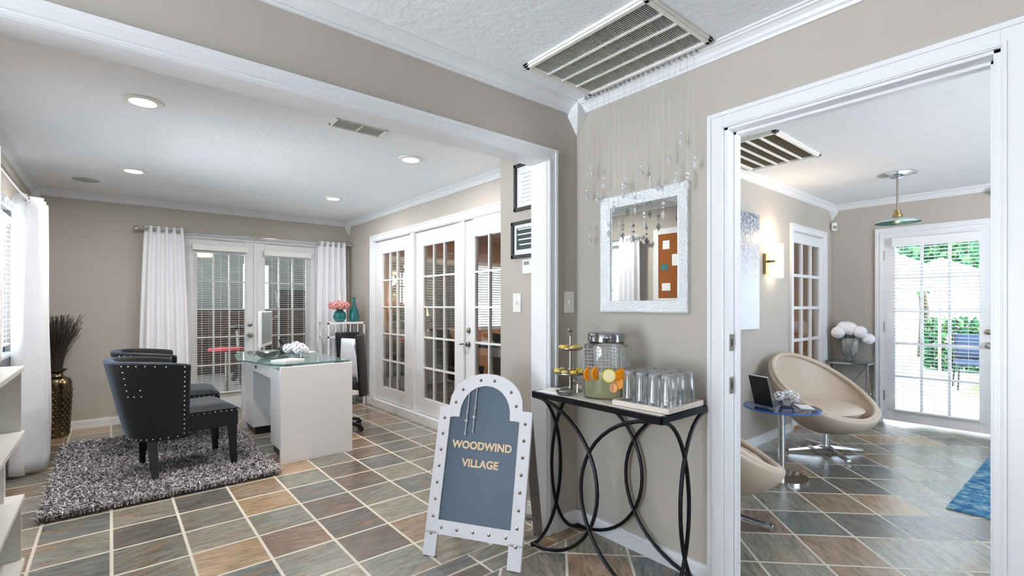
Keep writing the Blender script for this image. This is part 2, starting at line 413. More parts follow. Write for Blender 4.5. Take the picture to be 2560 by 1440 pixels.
# dividing wall with the wide opening (faces the foyer)
OX0, OX1, OZ = -0.45, 1.755, 1.962
w = MB().box(-2.6, OX0, 1.82, 1.93, 0, ZC).box(OX0, OX1, 1.82, 1.93, OZ, ZC).box(OX1, 2.095, 1.82, 1.93, 0, ZC)
struct(w.build('wall_divider', M['wall']))
# wall to the lounge with its doorway
DY0, DY1 = 0.165, 0.985
w = MB().box(1.985, 2.095, DY1, 1.82, 0, ZC).box(1.985, 2.095, DY0, DY1, OZ-.01, ZC).box(1.985, 2.095, -2.6, DY0, 0, ZC)
struct(w.build('wall_right', M['wall']))
# office walls
w = MB().box(-0.682, -0.572, 1.93, 6.44, 0, 0.86).box(-0.682, -0.572, 1.93, 3.30, 0.86, ZC).box(-0.682, -0.572, 5.12, 6.44, 0.86, ZC).box(-0.682, -0.572, 3.30, 5.12, 1.90, ZC)
struct(w.build('wall_left', M['wall']))
FX0, FX1, FZ = 0.62, 2.02, 1.96
w = MB().box(-0.572, FX0, 6.33, 6.44, 0, ZC).box(FX1, 2.56, 6.33, 6.44, 0, ZC).box(FX0, FX1, 6.33, 6.44, FZ, ZC)
struct(w.build('wall_far', M['wall']))
RY0, RY1 = 2.72, 5.56
w = MB().box(2.45, 2.56, RY1, 6.33, 0, ZC).box(2.45, 2.56, RY0, RY1, 1.985, ZC).box(2.45, 2.56, 2.33, RY0, 0, ZC)
struct(w.build('wall_office_right', M['wall']))
struct(MB().box(1.85, 2.56, 1.93, 2.33, 0, ZC).build('wall_closet', M['wall']))
# lounge walls
LX0, LX1 = 5.05, 5.90
w = MB().box(2.095, LX0, 1.84, 1.93, 0, ZC).box(LX1, 6.26, 1.84, 1.93, 0, ZC).box(LX0, LX1, 1.84, 1.93, 1.94, ZC)
struct(w.build('wall_lounge_left', M['wall']))
EY0, EY1 = 0.545, 1.385
w = MB().box(6.15, 6.26, EY1, 1.84, 0, ZC).box(6.15, 6.26, EY0, EY1, 1.955, ZC).box(6.15, 6.26, -0.3, EY0, 0, ZC).box(6.15, 6.26, -2.6, -0.3, 0, ZC)
struct(w.build('wall_lounge_far', M['wall']))
# lounge side wall with a picture window (out of frame, it lights the lounge)
w = MB().box(2.095, 6.26, -2.7, -2.6, 0, 0.5).box(2.095, 6.26, -2.7, -2.6, 2.1, ZC).box(2.095, 2.5, -2.7, -2.6, .5, 2.1).box(4.3, 6.26, -2.7, -2.6, .5, 2.1)
struct(w.build('wall_lounge_side', M['wall']))
# foyer back and street side (behind the camera): glazed street front
w = MB().box(-2.7, -2.6, -2.7, 1.93, 0, .04).box(-2.7, -2.6, -2.7, 1.93, 2.15, ZC).box(-2.7, -2.6, -2.7, .38, .04, 2.15).box(-2.7, -2.6, 1.02, 1.07, .04, 2.15).box(-2.7, -2.6, 1.72, 1.93, .04, 2.15)
struct(w.build('wall_front', M['wall']))
struct(MB().box(-2.7, 2.095, -2.7, -2.6, 0, ZC).build('wall_back', M['wall']))
# conference room and porch shells
w = MB().box(6.15, 6.26, 1.93, 6.44, 0, ZC).box(2.56, 3.0, 6.33, 6.44, 0, ZC).box(5.4, 6.15, 6.33, 6.44, 0, ZC).box(3.0, 5.4, 6.33, 6.44, 0, .8).box(3.0, 5.4, 6.33, 6.44, 1.9, ZC)
struct(w.build('wall_meeting_room', M['tan']))
w = MB().box(-1.6, -1.5, 6.44, 10.5, 0, 1.0).box(-1.6, -1.5, 6.44, 10.5, 1.8, 2.5).box(-1.6, -1.5, 8.2, 10.5, 1.0, 1.8).box(4.2, 4.3, 6.44, 10.5, 0, 2.5).box(-1.5, 4.2, 10.4, 10.5, 0, .8).box(-1.5, 4.2, 10.4, 10.5, 2.0, 2.5)
for k in range(5): w.box(-1.5+k*1.3, -.65+k*1.3, 10.4, 10.5, .8, 2.0)
struct(w.build('wall_porch', M['porchwall']))
# outside ground
struct(MB().box(6.26, 16, -9, 9, -0.16, -0.10).build('patio_ground', M['concrete']))

# ---- crown mouldings
CP = [(0, 2.245), (.010, 2.245), (.013, 2.254), (.009, 2.257), (.018, 2.263), (.024, 2.275), (.036, 2.286), (.046, 2.289), (.048, 2.294), (.056, 2.297), (.056, ZC+.002), (0, ZC+.002)]
tn = [0]
def crown(mp, u0, u1, m=None):
    tn[0] += 1
    b = MB(); n = len(CP)
    vs = [mp(u0, d, z) for d, z in CP]+[mp(u1, d, z) for d, z in CP]
    b.add(vs, [tuple(range(n)), tuple(range(n, 2*n))[::-1]]+[(i, i+n, (i+1) % n+n, (i+1) % n) for i in range(n)])
    return struct(b.build('trim_%d' % tn[0], m or M['trim']))
crown(ywall(1.82), -2.6, 1.985); crown(xwall(1.985), -2.6, 1.82)
crown(xwall(-0.572, 1), 1.93, 6.33); crown(ywall(6.33), -0.572, 2.45); crown(xwall(2.45), 2.33, 6.33)
crown(ywall(1.84), 2.095, 6.15); crown(xwall(6.15), -2.6, 1.84); crown(ywall(1.93, 1), -0.572, 1.85)
# faceted corner drops where crowns meet
def corner_block(x, y, sx, sy, s=1.0):
    tn[0] += 1
    b = MB(); a = .066*s
    p = lambda i, j, z: (x+sx*i, y+sy*j, z)
    q_ = a*.72; top = [p(0, 0, ZC), p(q_, 0, ZC), p(q_, q_, ZC), p(0, q_, ZC)]
    mid = [p(0, 0, 2.228), p(a, 0, 2.228), p(a, a, 2.228), p(0, a, 2.228)]
    tip = [p(0, 0, 2.140), p(a*.12, 0, 2.143), p(a*.12, a*.12, 2.143), p(0, a*.12, 2.143)]
    b.add(top+mid+tip, [(0, 1, 2, 3), (0, 1, 5, 4), (1, 2, 6, 5), (2, 3, 7, 6), (3, 0, 4, 7), (4, 5, 9, 8), (5, 6, 10, 9), (6, 7, 11, 10), (7, 4, 8, 11), (8, 9, 10, 11)])
    return struct(b.build('trim_%d' % tn[0], M['trim'], bevel=.003))
corner_block(1.985, 1.82, -1, -1, 1.15); corner_block(2.45, 6.33, -1, -1); corner_block(-.572, 6.33, 1, -1); corner_block(6.15, 1.84, -1, -1); corner_block(6.15, .50, -1, 1)

# ---- baseboards
def base(name, mp, u0, u1, h=.078):
    b = MB().mbox(mp, u0, u1, 0, .012, 0, h).mbox(mp, u0, u1, 0, .018, 0, h*.82)
    return struct(b.build(name, M['trim']))
base('baseboard_right', xwall(1.985), 1.052, 1.82)
base('baseboard_divider', ywall(1.82), 1.82, 1.985)
base('baseboard_far', ywall(6.33), -.572, .555)
base('baseboard_left', xwall(-.572, 1), 1.93, 6.33)
base('baseboard_lounge', ywall(1.84), 2.095, 4.985)
base('baseboard_lounge_far', xwall(6.15), 1.45, 1.84)
base('baseboard_lounge_far', xwall(6.15), -2.6, .48)
base('baseboard_office', xwall(2.45), 5.62, 6.33)
base('baseboard_closet', xwall(1.85), 1.93, 2.33)

# ---- casings (door trim): stepped profile around an opening, on wall map mp
def casing(mp, u0, u1, z1, w=.064, z0=0.0, sill=False):
    tn[0] += 1
    b = MB()
    for (a, c, d) in ((0, w, .014), (w-.016, w+.0006, .022), (.004, .014, .019)):
        b.mbox(mp, u0-c, u0-a, 0, d, z0, z1+c); b.mbox(mp, u1+a, u1+c, 0, d, z0, z1+c); b.mbox(mp, u0-a, u1+a, 0, d, z1+a, z1+c)
        if sill: b.mbox(mp, u0-a, u1+a, 0, d, z0-c, z0-a)
    return struct(b.build('trim_%d' % tn[0], M['trim'], bevel=.0015))
def jamb(mp, u0, u1, z1, depth, t=.012, stop=True, z0=0.0, sill=False):
    """mp's n runs negative into the wall"""
    tn[0] += 1
    b = MB()
    b.mbox(mp, u0, u0+t, .002, -depth-.002, z0, z1).mbox(mp, u1-t, u1, .002, -depth-.002, z0, z1).mbox(mp, u0, u1, .002, -depth-.002, z1-t, z1)
    if sill: b.mbox(mp, u0, u1, .002, -depth-.002, z0, z0+t)
    if stop:
        b.mbox(mp, u0+t, u0+t+.011, -depth*.45, -depth*.78, z0, z1-t).mbox(mp, u1-t-.011, u1-t, -depth*.45, -depth*.78, z0, z1-t).mbox(mp, u0+t, u1-t, -depth*.45, -depth*.78, z1-t-.011, z1-t)
    return struct(b.build('trim_%d' % tn[0], M['trim'], bevel=.001))
casing(ywall(1.82), OX0, OX1, OZ-.004, .062); jamb(ywall(1.82), OX0, OX1, OZ, .11, .006, stop=False); casing(ywall(1.93, 1), OX0, OX1, OZ-.004, .055)
jw = jamb(xwall(1.985), DY0, DY1, OZ-.01, .11, .016)
casing(xwall(1.985), DY0, DY1, OZ-.016, .066); casing(xwall(2.095, 1), DY0, DY1, OZ-.016, .066)
# strike plates let into the doorway jamb
for z, lab in ((1.045, 'brass strike plate in white doorway jamb, upper of two'), (.865, 'brass strike plate in white doorway jamb, lower of two')):
    t = thing('strike_plate', lab, 'strike plate', (2.013, DY1-.017, z))
    MB().box(1.996, 2.030, DY1-.0185, DY1-.016, z-.035, z+.035).build('plate', M['nickel'], t)
    MB().box(2.006, 2.020, DY1-.0192, DY1-.018, z-.014, z+.014).build('latch_hole', M['blackpl'], t)

# ---- glazed doors
def knob(b, mp, u, z, r=.026, reach=.055):
    pts = [(0, 0), (r*1.15, 0), (r*1.15, .006), (.009, .01), (.009, reach*.45), (r*.75, reach*.55), (r, reach*.75), (r*.8, reach*.95), (0, reach)]
    n = 16; vs = []; fs = []
    for (rr, d) in pts:
        for k in range(n): vs.append(mp(u+rr*math.cos(2*PI*k/n), d, z+rr*math.sin(2*PI*k/n)))
    for i in range(len(pts)-1):
        for k in range(n): fs.append((i*n+k, i*n+(k+1) % n, (i+1)*n+(k+1) % n, (i+1)*n+k))
    return b.add(vs, fs)
dn = [0]
def lite_door(mp, u0, u1, z0, z1, n0, cols, rows, stile, top, bot, label, handle=None, lever=False, th=.038, hinges=None, mid=.016):
    """mp n axis: door front face at n0, back at n0-th"""
    dn[0] += 1
    r = sroot('door_%d' % dn[0], mp((u0+u1)/2, n0, z0), label)
    b = MB()
    n1 = n0-th
    b.mbox(mp, u0, u0+stile, n0, n1, z0, z1).mbox(mp, u1-stile, u1, n0, n1, z0, z1).mbox(mp, u0+stile, u1-stile, n0, n1, z1-top, z1).mbox(mp, u0+stile, u1-stile, n0, n1, z0, z0+bot)
    b.build('door_leaf', M['door'], r, bevel=.003)
    g0, g1, h0, h1 = u0+stile, u1-stile, z0+bot, z1-top
    b = MB()
    for k in range(1, cols): u = g0+(g1-g0)*k/cols; b.mbox(mp, u-mid/2, u+mid/2, n0-.004, n1+.004, h0, h1)
    for k in range(1, rows): z = h0+(h1-h0)*k/rows; b.mbox(mp, g0, g1, n0-.0045, n1+.0045, z-mid/2, z+mid/2)
    b.build('glazing_bars', M['door'], r)
    MB().mbox(mp, g0, g1, n0-th*.5, n0-th*.5-.003, h0, h1).build('glass', M['glass'], r)
    mpf = lambda u, n, z: mp(u, n0+n, z)
    if handle:
        hu, hz = handle
        if lever:
            b = knob(MB(), mpf, hu, hz, .022, .03)
            b.tube([mpf(hu, .035, hz), mpf(hu+lever*.04, .042, hz+.004), mpf(hu+lever*.09, .04, hz-.004)], .008, 8)
            b.build('door_handle', M['nickel'], r, smooth=True)
        else: knob(MB(), mpf, hu, hz).build('door_handle', M['nickel'], r, smooth=True)
        knob(MB(), mpf, hu, hz+.125, .022, .02).build('deadbolt', M['nickel'], r, smooth=True)
    if hinges:
        for hz in (z0+.25, (z0+z1)/2, z1-.22):
            b = MB(); b.cyl(mpf(hinges, .006, hz-.05), mpf(hinges, .006, hz+.05), .007, 8); b.mbox(mpf, hinges-.012, hinges+.012, 0, .003, hz-.048, hz+.048)
            b.build('hinge', M['nickel'], r, smooth=True)
    return r
# far wall french pair (office)
casing(ywall(6.33), FX0, FX1, FZ-.01, .066); jamb(ywall(6.33), FX0, FX1, FZ, .11, .014, stop=False)
mf = ywall(6.33)
fc = (FX0+FX1)/2
lite_door(mf, FX0+.015, fc-.004, .02, FZ-.016, -.03, 3, 5, .105, .15, .19, 'left leaf of the white french doors between the long curtains', (fc-.055, .855))
lite_door(mf, fc+.004, FX1-.015, .02, FZ-.016, -.03, 3, 5, .105, .15, .19, 'right leaf of the white french doors between the long curtains', None)
o = sroot('trim_90', (fc, 6.36, 1)); MB().box(fc-.016, fc+.016, 6.342, 6.36, .02, FZ-.016).build('astragal', M['trim'], o)
t = thing('door_knob', 'small round nickel knob on right leaf of far french doors', 'door knob', (fc+.055, 6.36, .86))
knob(MB(), ywall(6.36), fc+.055, .86, .024, .05).build('knob', M['nickel'], t, smooth=True)
# side wall: three glazed leaves to the meeting room
mr_ = xwall(2.45)
casing(mr_, RY0, RY1, 1.975, .072); jamb(mr_, RY0, RY1, 1.985, .11, .015, stop=False)
tn[0] += 1
b = MB(); b.mbox(mr_, 4.55, 4.625, .008, -.11, 0, 1.97).mbox(mr_, 3.625, 3.645, 0, -.11, 0, 1.97).mbox(mr_, RY0, 5.545, .03, -.11, 0, .085)
struct(b.build('trim_%d' % tn[0], M['trim'], bevel=.002))
lite_door(mr_, 4.630, 5.540, .09, 1.962, -.02, 3, 5, .175, .15, .16, 'far glazed leaf of the side wall, beside the etagere')
lite_door(mr_, 3.650, 4.545, .09, 1.962, -.02, 3, 5, .155, .15, .16, 'middle glazed leaf of the office side wall')
lite_door(mr_, 2.74, 3.620, .09, 1.962, -.02, 3, 5, .14, .15, .16, 'near glazed leaf of the office side wall with lever handle', (3.565, .855), lever=1)
# lounge left wall door
ml = ywall(1.84)
casing(ml, LX0, LX1, 1.93, .062); jamb(ml, LX0, LX1, 1.94, .09, .012, stop=False)
lite_door(ml, LX0+.012, LX1-.012, .02, 1.925, -.012, 3, 5, .045, .105, .2, 'white glazed door in the lounge wall left of the corner', mid=.03, th=.034)
# lounge far door to the patio
me_ = xwall(6.15)
casing(me_, EY0, EY1, 1.945, .052); jamb(me_, EY0, EY1, 1.955, .11, .012, stop=False)
lite_door(me_, EY0+.012, EY1-.012, .025, 1.94, -.012, 3, 5, .098, .13, .125, 'white patio door with raised blind at the lounge far wall', (EY0+.05, .835), hinges=EY1-.012, mid=.022)

# ---- left window
mw = xwall(-.572, 1)
r = sroot('window_1', (-.60, 4.42, 1.38), 'white window in the office left wall behind bookcase')
b = MB()
for (a, c, e, f) in ((3.30, 3.35, .86, 1.9), (5.07, 5.12, .86, 1.9), (3.30, 5.12, .86, .91), (3.30, 5.12, 1.85, 1.9), (4.19, 4.23, .86, 1.9)):
    b.mbox(mw, a, c, -.03, -.085, e, f)
b.build('window_frame', M['trim'], r)
b = MB()
for k in (1, 2):
    b.mbox(mw, 3.35+.84*k/3-.008, 3.35+.84*k/3+.008, -.05, -.07, .91, 1.85); b.mbox(mw, 4.23+.84*k/3-.008, 4.23+.84*k/3+.008, -.05, -.07, .91, 1.85)
for k in (1, 2, 3): b.mbox(mw, 3.35, 5.07, -.05, -.07, .91+.94*k/4-.008, .91+.94*k/4+.008)
b.build('glazing_bars', M['trim'], r)
MB().mbox(mw, 3.35, 5.07, -.058, -.061, .91, 1.85).build('glass', M['glass'], r)
MB().mbox(mw, 3.235, 5.19, .03, -.03, .845, .865).build('window_sill', M['trim'], r)
casing(mw, 3.30, 5.12, 1.895, .062, z0=.865)

# ================================================================ LAMPS
def recessed(x, y, label, e=12, group='recessed ceiling lights in the office'):
    t = thing('recessed_light', label, 'ceiling light', (x, y, ZC), group)
    MB().lathe([(.058, -.004), (.062, -.012), (.088, -.008), (.091, 0), (.056, 0), (.058, -.004)], (x, y, ZC), 32).build('trim_ring', M['whitepl'], t, smooth=True)
    MB().lathe([(0, -.0045), (.057, -.0045), (.057, -.001), (0, -.001)], (x, y, ZC), 32).build('lens', M['lens'], t)
    light('lamp', 'AREA', (x, y, ZC-.02), e, (1, .95, .88), .11, t)
    return t
recessed(.133, 3.268, 'large round lit ceiling light nearest the opening, upper left', 7.5)
recessed(.143, 4.99, 'lit ceiling light far left, near the grey round speaker', 6)
recessed(1.733, 3.268, 'lit ceiling light above the glazed side doors, nearer right one', 7.5)
recessed(1.752, 4.966, 'small lit ceiling light at far right above desk', 6)
recessed(-1.0, -1.0, 'added unseen fill light behind the viewpoint on the left', 4, 'added fill lights in the foyer')  # added lamp out of frame, raises the light in the foyer
recessed(.3, -1.6, 'added unseen fill light behind the viewpoint on the right', 4, 'added fill lights in the foyer')  # second added foyer lamp, unseen, there only for its light
t = thing('ceiling_speaker', 'grey round flush speaker in office ceiling by left corner', 'speaker', (-.167, 5.645, ZC))
MB().lathe([(0, -.004), (.085, -.004), (.095, 0), (0, 0)], (-.167, 5.645, ZC), 32).build('speaker_grille', mat('speaker_grey', (170, 176, 178), .7), t, smooth=True)

# pendant in lounge
px, py = 5.05, 1.03
t = thing('pendant_lamp', 'glass disc pendant lamp on chrome stem before patio door', 'pendant lamp', (px, py, ZC))
MB().lathe([(0, 0), (.13, 0), (.13, -.008), (.10, -.012), (.06, -.02), (.05, -.035), (.02, -.045), (0, -.045)][::-1], (px, py, ZC), 32).build('canopy', M['chrome'], t, smooth=True)
MB().cyl((px, py, ZC-.04), (px, py, 1.99), .008, 12).build('stem', M['nickel'], t, smooth=True)
MB().lathe([(.0, 1.94), (.035, 1.94), (.035, 1.965), (.022, 1.97), (.022, 2.0), (.0, 2.0)], (px, py, 0), 20).build('socket', M['brass'], t, smooth=True)
MB().lathe([(.155, 1.893), (.15, 1.900), (.10, 1.922), (.04, 1.938), (.03, 1.94), (.03, 1.933), (.10, 1.914), (.15, 1.893), (.155, 1.893)], (px, py, 0), 36).build('lamp_shade', glass_mat('aqua_glass_shade', (.75, .93, .92), refl=1.5, cover=.35, ccol=(190, 225, 222)), t, smooth=True)
MB().ball((px, py, 1.915), .02).build('bulb', M['warmlens'], t, smooth=True)
# wall sconce
sx_, sz_ = 4.50, 1.60
t = thing('wall_sconce', 'lit frosted glass sconce beside the silver canvas', 'wall lamp', (sx_, 1.84, sz_))
MB().box(sx_-.10, sx_-.03, 1.815, 1.838, sz_-.12, sz_+.06).build('back_plate', M['brass'], t, bevel=.004)
MB().box(sx_-.05, sx_+.02, 1.76, 1.816, sz_-.02, sz_+.0).build('arm', M['brass'], t)
def sc_f(u, v):
    a = (u-.5)*2.4; return (sx_+.05+.10*math.sin(a), 1.815-.11*math.cos(a)+.03, sz_-.15+.30*v)
MB().grid(sc_f, 14, 6).build('lamp_shade', emit_mat('frosted_lit_shade', (255, 226, 188), 2.6), t, smooth=True, solid=.004)
light('lamp', 'POINT', (sx_+.03, 1.77, sz_+.22), 2.2, (1, .72, .45), .04, t)

# ================================================================ VENTS
def vent(name, x0, x1, y0, y1, bars_along_y, nbar, label, filt, fins=0, fw=.035):
    t = thing(name, label, 'ceiling vent', ((x0+x1)/2, (y0+y1)/2, ZC))
    b = MB()
    for (a, c, d, e) in ((x0, x1, y0, y0+fw), (x0, x1, y1-fw, y1), (x0, x0+fw, y0, y1), (x1-fw, x1, y0, y1)):
        b.box(a, c, d, e, ZC-.012, ZC); b.box(a+.008, c-.008, d+.008, e-.008, ZC-.02, ZC-.01)
    b.build('frame', M['whitepl'], t, bevel=.002)
    MB().box(x0+fw*.6, x1-fw*.6, y0+fw*.6, y1-fw*.6, ZC-.004, ZC-.001).build('filter', filt, t)
    b = MB()
    for k in range(1, nbar+1):
        if bars_along_y: x = x0+fw+(x1-x0-2*fw)*k/(nbar+1); b.box(x-.005, x+.005, y0+fw*.8, y1-fw*.8, ZC-.018, ZC-.004)
        else: y = y0+fw+(y1-y0-2*fw)*k/(nbar+1); b.box(x0+fw*.8, x1-fw*.8, y-.005, y+.005, ZC-.018, ZC-.004)
    b.build('bar', M['whitepl'], t)
    if fins:
        b = MB()
        for k in range(fins):
            if bars_along_y:
                y = y0+fw+(y1-y0-2*fw)*(k+.5)/fins; b.bar((x0+fw, y, ZC-.010), (x1-fw, y, ZC-.010), .0016, .012, up=(0, .5, 1))
            else:
                x = x0+fw+(x1-x0-2*fw)*(k+.5)/fins; b.bar((x, y0+fw, ZC-.010), (x, y1-fw, ZC-.010), .0016, .012, up=(.5, 0, 1))
        b.build('louvre', mat('louvre_grey', (206, 208, 206), .5), t)
    return t
vent('return_air_vent', 1.452, 1.912, .995, 1.665, True, 3, 'large white louvred return vent in foyer ceiling corner', M['dirtygrille'], 70)
vent('return_air_vent', 3.20, 3.98, 1.253, 1.76, False, 4, 'brown filtered return vent in lounge ceiling', M['brownfilter'], 0)
t = vent('supply_vent', 1.012, 1.335, 2.80, 2.945, True, 1, 'small supply vent in office ceiling near opening header', M['darkvoid'], 12, .018)

# ================================================================ WALL FITTINGS
def switch(mp, u, z, label, w=.07, h=.112):
    t = thing('light_switch', label, 'light switch', mp(u, 0, z))
    MB().mbox(mp, u-w/2, u+w/2, 0, .006, z-h/2, z+h/2).build('plate', M['whitepl'], t, bevel=.002)
    MB().mbox(mp, u-.006, u+.006, .005, .014, z-.012, z+.010).build('toggle', M['whitepl'], t, bevel=.001)
    return t
switch(ywall(1.82), 1.917, 1.22, 'white switch plate between opening casing and room corner', .078, .116)
switch(xwall(1.85), 2.17, 1.218, 'white switch plate on narrow wall under framed certificates', .07, .112)
t = thing('thermostat', 'small white thermostat under the lower black frame', 'thermostat', (1.85, 2.06, 1.425))
mc = xwall(1.85)
MB().mbox(mc, 2.01, 2.104, 0, .02, 1.385, 1.465).build('housing', M['whitepl'], t, bevel=.003)
MB().mbox(mc, 2.045, 2.09, .019, .022, 1.435, 1.455).build('display', M['greyscreen'], t)
def picture(u0, u1, z0, z1, label, inner, bars, mp=mc):
    t = thing('picture_frame', label, 'picture frame', mp((u0+u1)/2, 0, (z0+z1)/2), 'black framed documents on the narrow wall')
    b = MB(); f = .02
    b.mbox(mp, u0, u1, 0, .018, z0, z0+f).mbox(mp, u0, u1, 0, .018, z1-f, z1).mbox(mp, u0, u0+f, 0, .018, z0, z1).mbox(mp, u1-f, u1, 0, .018, z0, z1)
    b.build('frame', M['blackpl'], t, bevel=.002)
    MB().mbox(mp, u0+f, u1-f, 0, .006, z0+f, z1-f).build('paper', M['paper'], t)
    b = MB()
    if inner:
        b.mbox(mp, u0+f+.022, u1-f-.022, .006, .0075, z0+f+.03, z1-f-.02); b.build('print', mat('dark_green_print', (52, 66, 66), .6), t)
        b = MB()
        for k in range(bars): b.mbox(mp, u0+f+.035+random.random()*.02, u1-f-.03-random.random()*.02, .0075, .0082, z0+.075+k*.03, z0+.082+k*.03)
        b.build('lettering', M['paper'], t)
    else:
        for k in range(bars): b.mbox(mp, u0+f+.03+random.random()*.04, u1-f-.03-random.random()*.03, .006, .0068, z0+.05+k*.023, z0+.054+k*.023)
        b.build('lettering', mat('faint_print', (180, 184, 194), .6), t)
picture(1.945, 2.187, 1.755, 2.031, 'upper black framed white certificate on the narrow wall', False, 8)
picture(1.945, 2.212, 1.479, 1.695, 'lower black framed dark print on the narrow wall', True, 4)
# motion sensor
t = thing('motion_sensor', 'small white motion sensor under lounge ceiling corner', 'motion sensor', (6.11, 1.80, 2.07))
MB().obox((6.115, 1.805, 2.07), (.035, .05, .085), Matrix.Rotation(PI/4, 3, 'Z')).build('housing', M['whitepl'], t, bevel=.006)
MB().obox((6.10, 1.79, 2.06), (.008, .03, .03), Matrix.Rotation(PI/4, 3, 'Z')).build('lens', M['greyscreen'], t)
# canvas art
def art_mat():
    m = bpy.data.materials.new('silver_mosaic_canvas'); m.use_nodes = True
    N = m.node_tree.nodes; L = m.node_tree.links; b = N['Principled BSDF']; b.inputs['Roughness'].default_value = .4
    tc = N.new('ShaderNodeTexCoord'); vo = N.new('ShaderNodeTexVoronoi'); vo.inputs['Scale'].default_value = 60; L.new(tc.outputs['Object'], vo.inputs['Vector'])
    sp = N.new('ShaderNodeSeparateXYZ'); L.new(tc.outputs['Object'], sp.inputs[0])
    mr = N.new('ShaderNodeMapRange'); mr.inputs['From Min'].default_value = -.15; mr.inputs['From Max'].default_value = .5; L.new(sp.outputs['Z'], mr.inputs['Value'])
    mu = N.new('ShaderNodeMath'); mu.operation = 'MULTIPLY'; L.new(mr.outputs[0], mu.inputs[0]); L.new(vo.outputs['Color'], mu.inputs[1])
    cr = N.new('ShaderNodeValToRGB'); cr.color_ramp.elements[0].color = rgba((206, 212, 220)); cr.color_ramp.elements[1].color = rgba((96, 100, 116)); cr.color_ramp.elements[1].position = .7
    L.new(mu.outputs[0], cr.inputs[0]); L.new(cr.outputs[0], b.inputs['Base Color']); return m
o = MB().box(3.75, 4.258, 1.808, 1.838, 1.005, 1.975).build('canvas_art', art_mat(), thing('wall_canvas', 'tall silver grey mosaic canvas left of the sconce', 'wall art', (4.0, 1.838, 1.49)))
o.name = 'canvas'

# ================================================================ MIRROR
def frame_prism(b, mp, u0, u1, z0, z1, w, prof):
    """mitred frame: prof = [(inset, n)] around the rectangle"""
    for (i0, n0), (i1, n1) in zip(prof, prof[1:]):
        R = [[(u0+i, z0+i), (u1-i, z0+i), (u1-i, z1-i), (u0+i, z1-i)] for i in (i0, i1)]
        for k in range(4):
            k2 = (k+1) % 4
            b.add([mp(R[0][k][0], n0, R[0][k][1]), mp(R[0][k2][0], n0, R[0][k2][1]), mp(R[1][k2][0], n1, R[1][k2][1]), mp(R[1][k][0], n1, R[1][k][1])], [(0, 1, 2, 3)])
mm = xwall(1.985)
t = thing('wall_mirror', 'rectangular mirror in sparkling silver white frame over the console', 'mirror', (1.985, 1.385, 1.46))
b = MB(); frame_prism(b, mm, 1.138, 1.632, 1.168, 1.755, .055, [(0, 0), (0, .028), (.006, .032), (.05, .018), (.056, .018), (.058, .010), (.058, 0)]); b.build('frame', M['whiteframe'], t)
MB().mbox(mm, 1.19, 1.58, .004, .009, 1.22, 1.70).build('mirror_glass', M['mirror'], t)

# ================================================================ CRYSTAL STRANDS
cs_rail_x = 1.918
t = thing('acrylic_rail', 'clear notched rail under foyer ceiling holding crystal strands', 'rail', (cs_rail_x, 1.38, ZC))
b = MB().box(cs_rail_x-.006, cs_rail_x+.006, 1.06, 1.70, ZC-.012, ZC)
for k in range(24): b.box(cs_rail_x-.010, cs_rail_x+.010, 1.075+k*.0268, 1.083+k*.0268, ZC-.022, ZC)
b.build('rail_bar', M['crystal'], t)
def octa(b, c, r, h0, h1, n=6):
    c = Vector(c); vs = [c+Vector((0, 0, h1))]+[c+Vector((r*math.cos(2*PI*k/n), r*math.sin(2*PI*k/n), 0)) for k in range(n)]+[c-Vector((0, 0, h0))]
    b.add(vs, [(0, 1+k, 1+(k+1) % n) for k in range(n)]+[(n+1, 1+(k+1) % n, 1+k) for k in range(n)])
# y position, z of the drop tip, kind
strands = [(1.687, 1.75, 0), (1.668, 1.51, 1), (1.655, 1.86, 1), (1.62, 1.72, 0), (1.575, 1.79, 1), (1.545, 1.54, 2), (1.515, 1.66, 0), (1.48, 1.52, 1), (1.458, 1.72, 2), (1.44, 1.76, 0), (1.405, 1.50, 1), (1.385, 1.63, 1), (1.352, 1.80, 0), (1.335, 1.56, 2), (1.30, 1.74, 1), (1.262, 1.72, 0), (1.235, 1.59, 2), (1.205, 1.83, 1), (1.175, 1.73, 1), (1.15, 1.90, 0), (1.115, 1.70, 2), (1.085, 1.78, 1)]
ORD = ['first','second','third','fourth','fifth','sixth','seventh','eighth','ninth','tenth','eleventh','twelfth','thirteenth','fourteenth','fifteenth','sixteenth','seventeenth','eighteenth','nineteenth','twentieth','twenty-first','twenty-second']
for i, (y, z, k) in enumerate(strands):
    x = cs_rail_x+random.uniform(-.004, .004)
    t = thing('crystal_strand', '%s strand from the left of the crystal bead strands, %s' % (ORD[i], 'hanging low before the mirror' if z < 1.62 else 'ending above the mirror frame' if z > 1.76 else 'ending at the mirror top'), 'crystal strand', (x, y, ZC-.02), 'hanging crystal strands')
    MB().cyl((x, y, ZC-.012), (x, y, z+.05), .0007, 5).build('thread', M['crystal'], t)
    b = MB()
    octa(b, (x, y, z+.022), .010 if k else .012, .024, .022)
    b.build('drop', M['crystal'], t)
    b = MB()
    b.ball((x, y, z+.055), .006, nu=8, nv=6)
    if k == 2: b.ball((x, y, z+.073), .009, nu=8, nv=6)
    if k == 1: octa(b, (x, y, z+.085), .007, .014, .014)
    b.build('bead', M['crystal'], t, smooth=False)

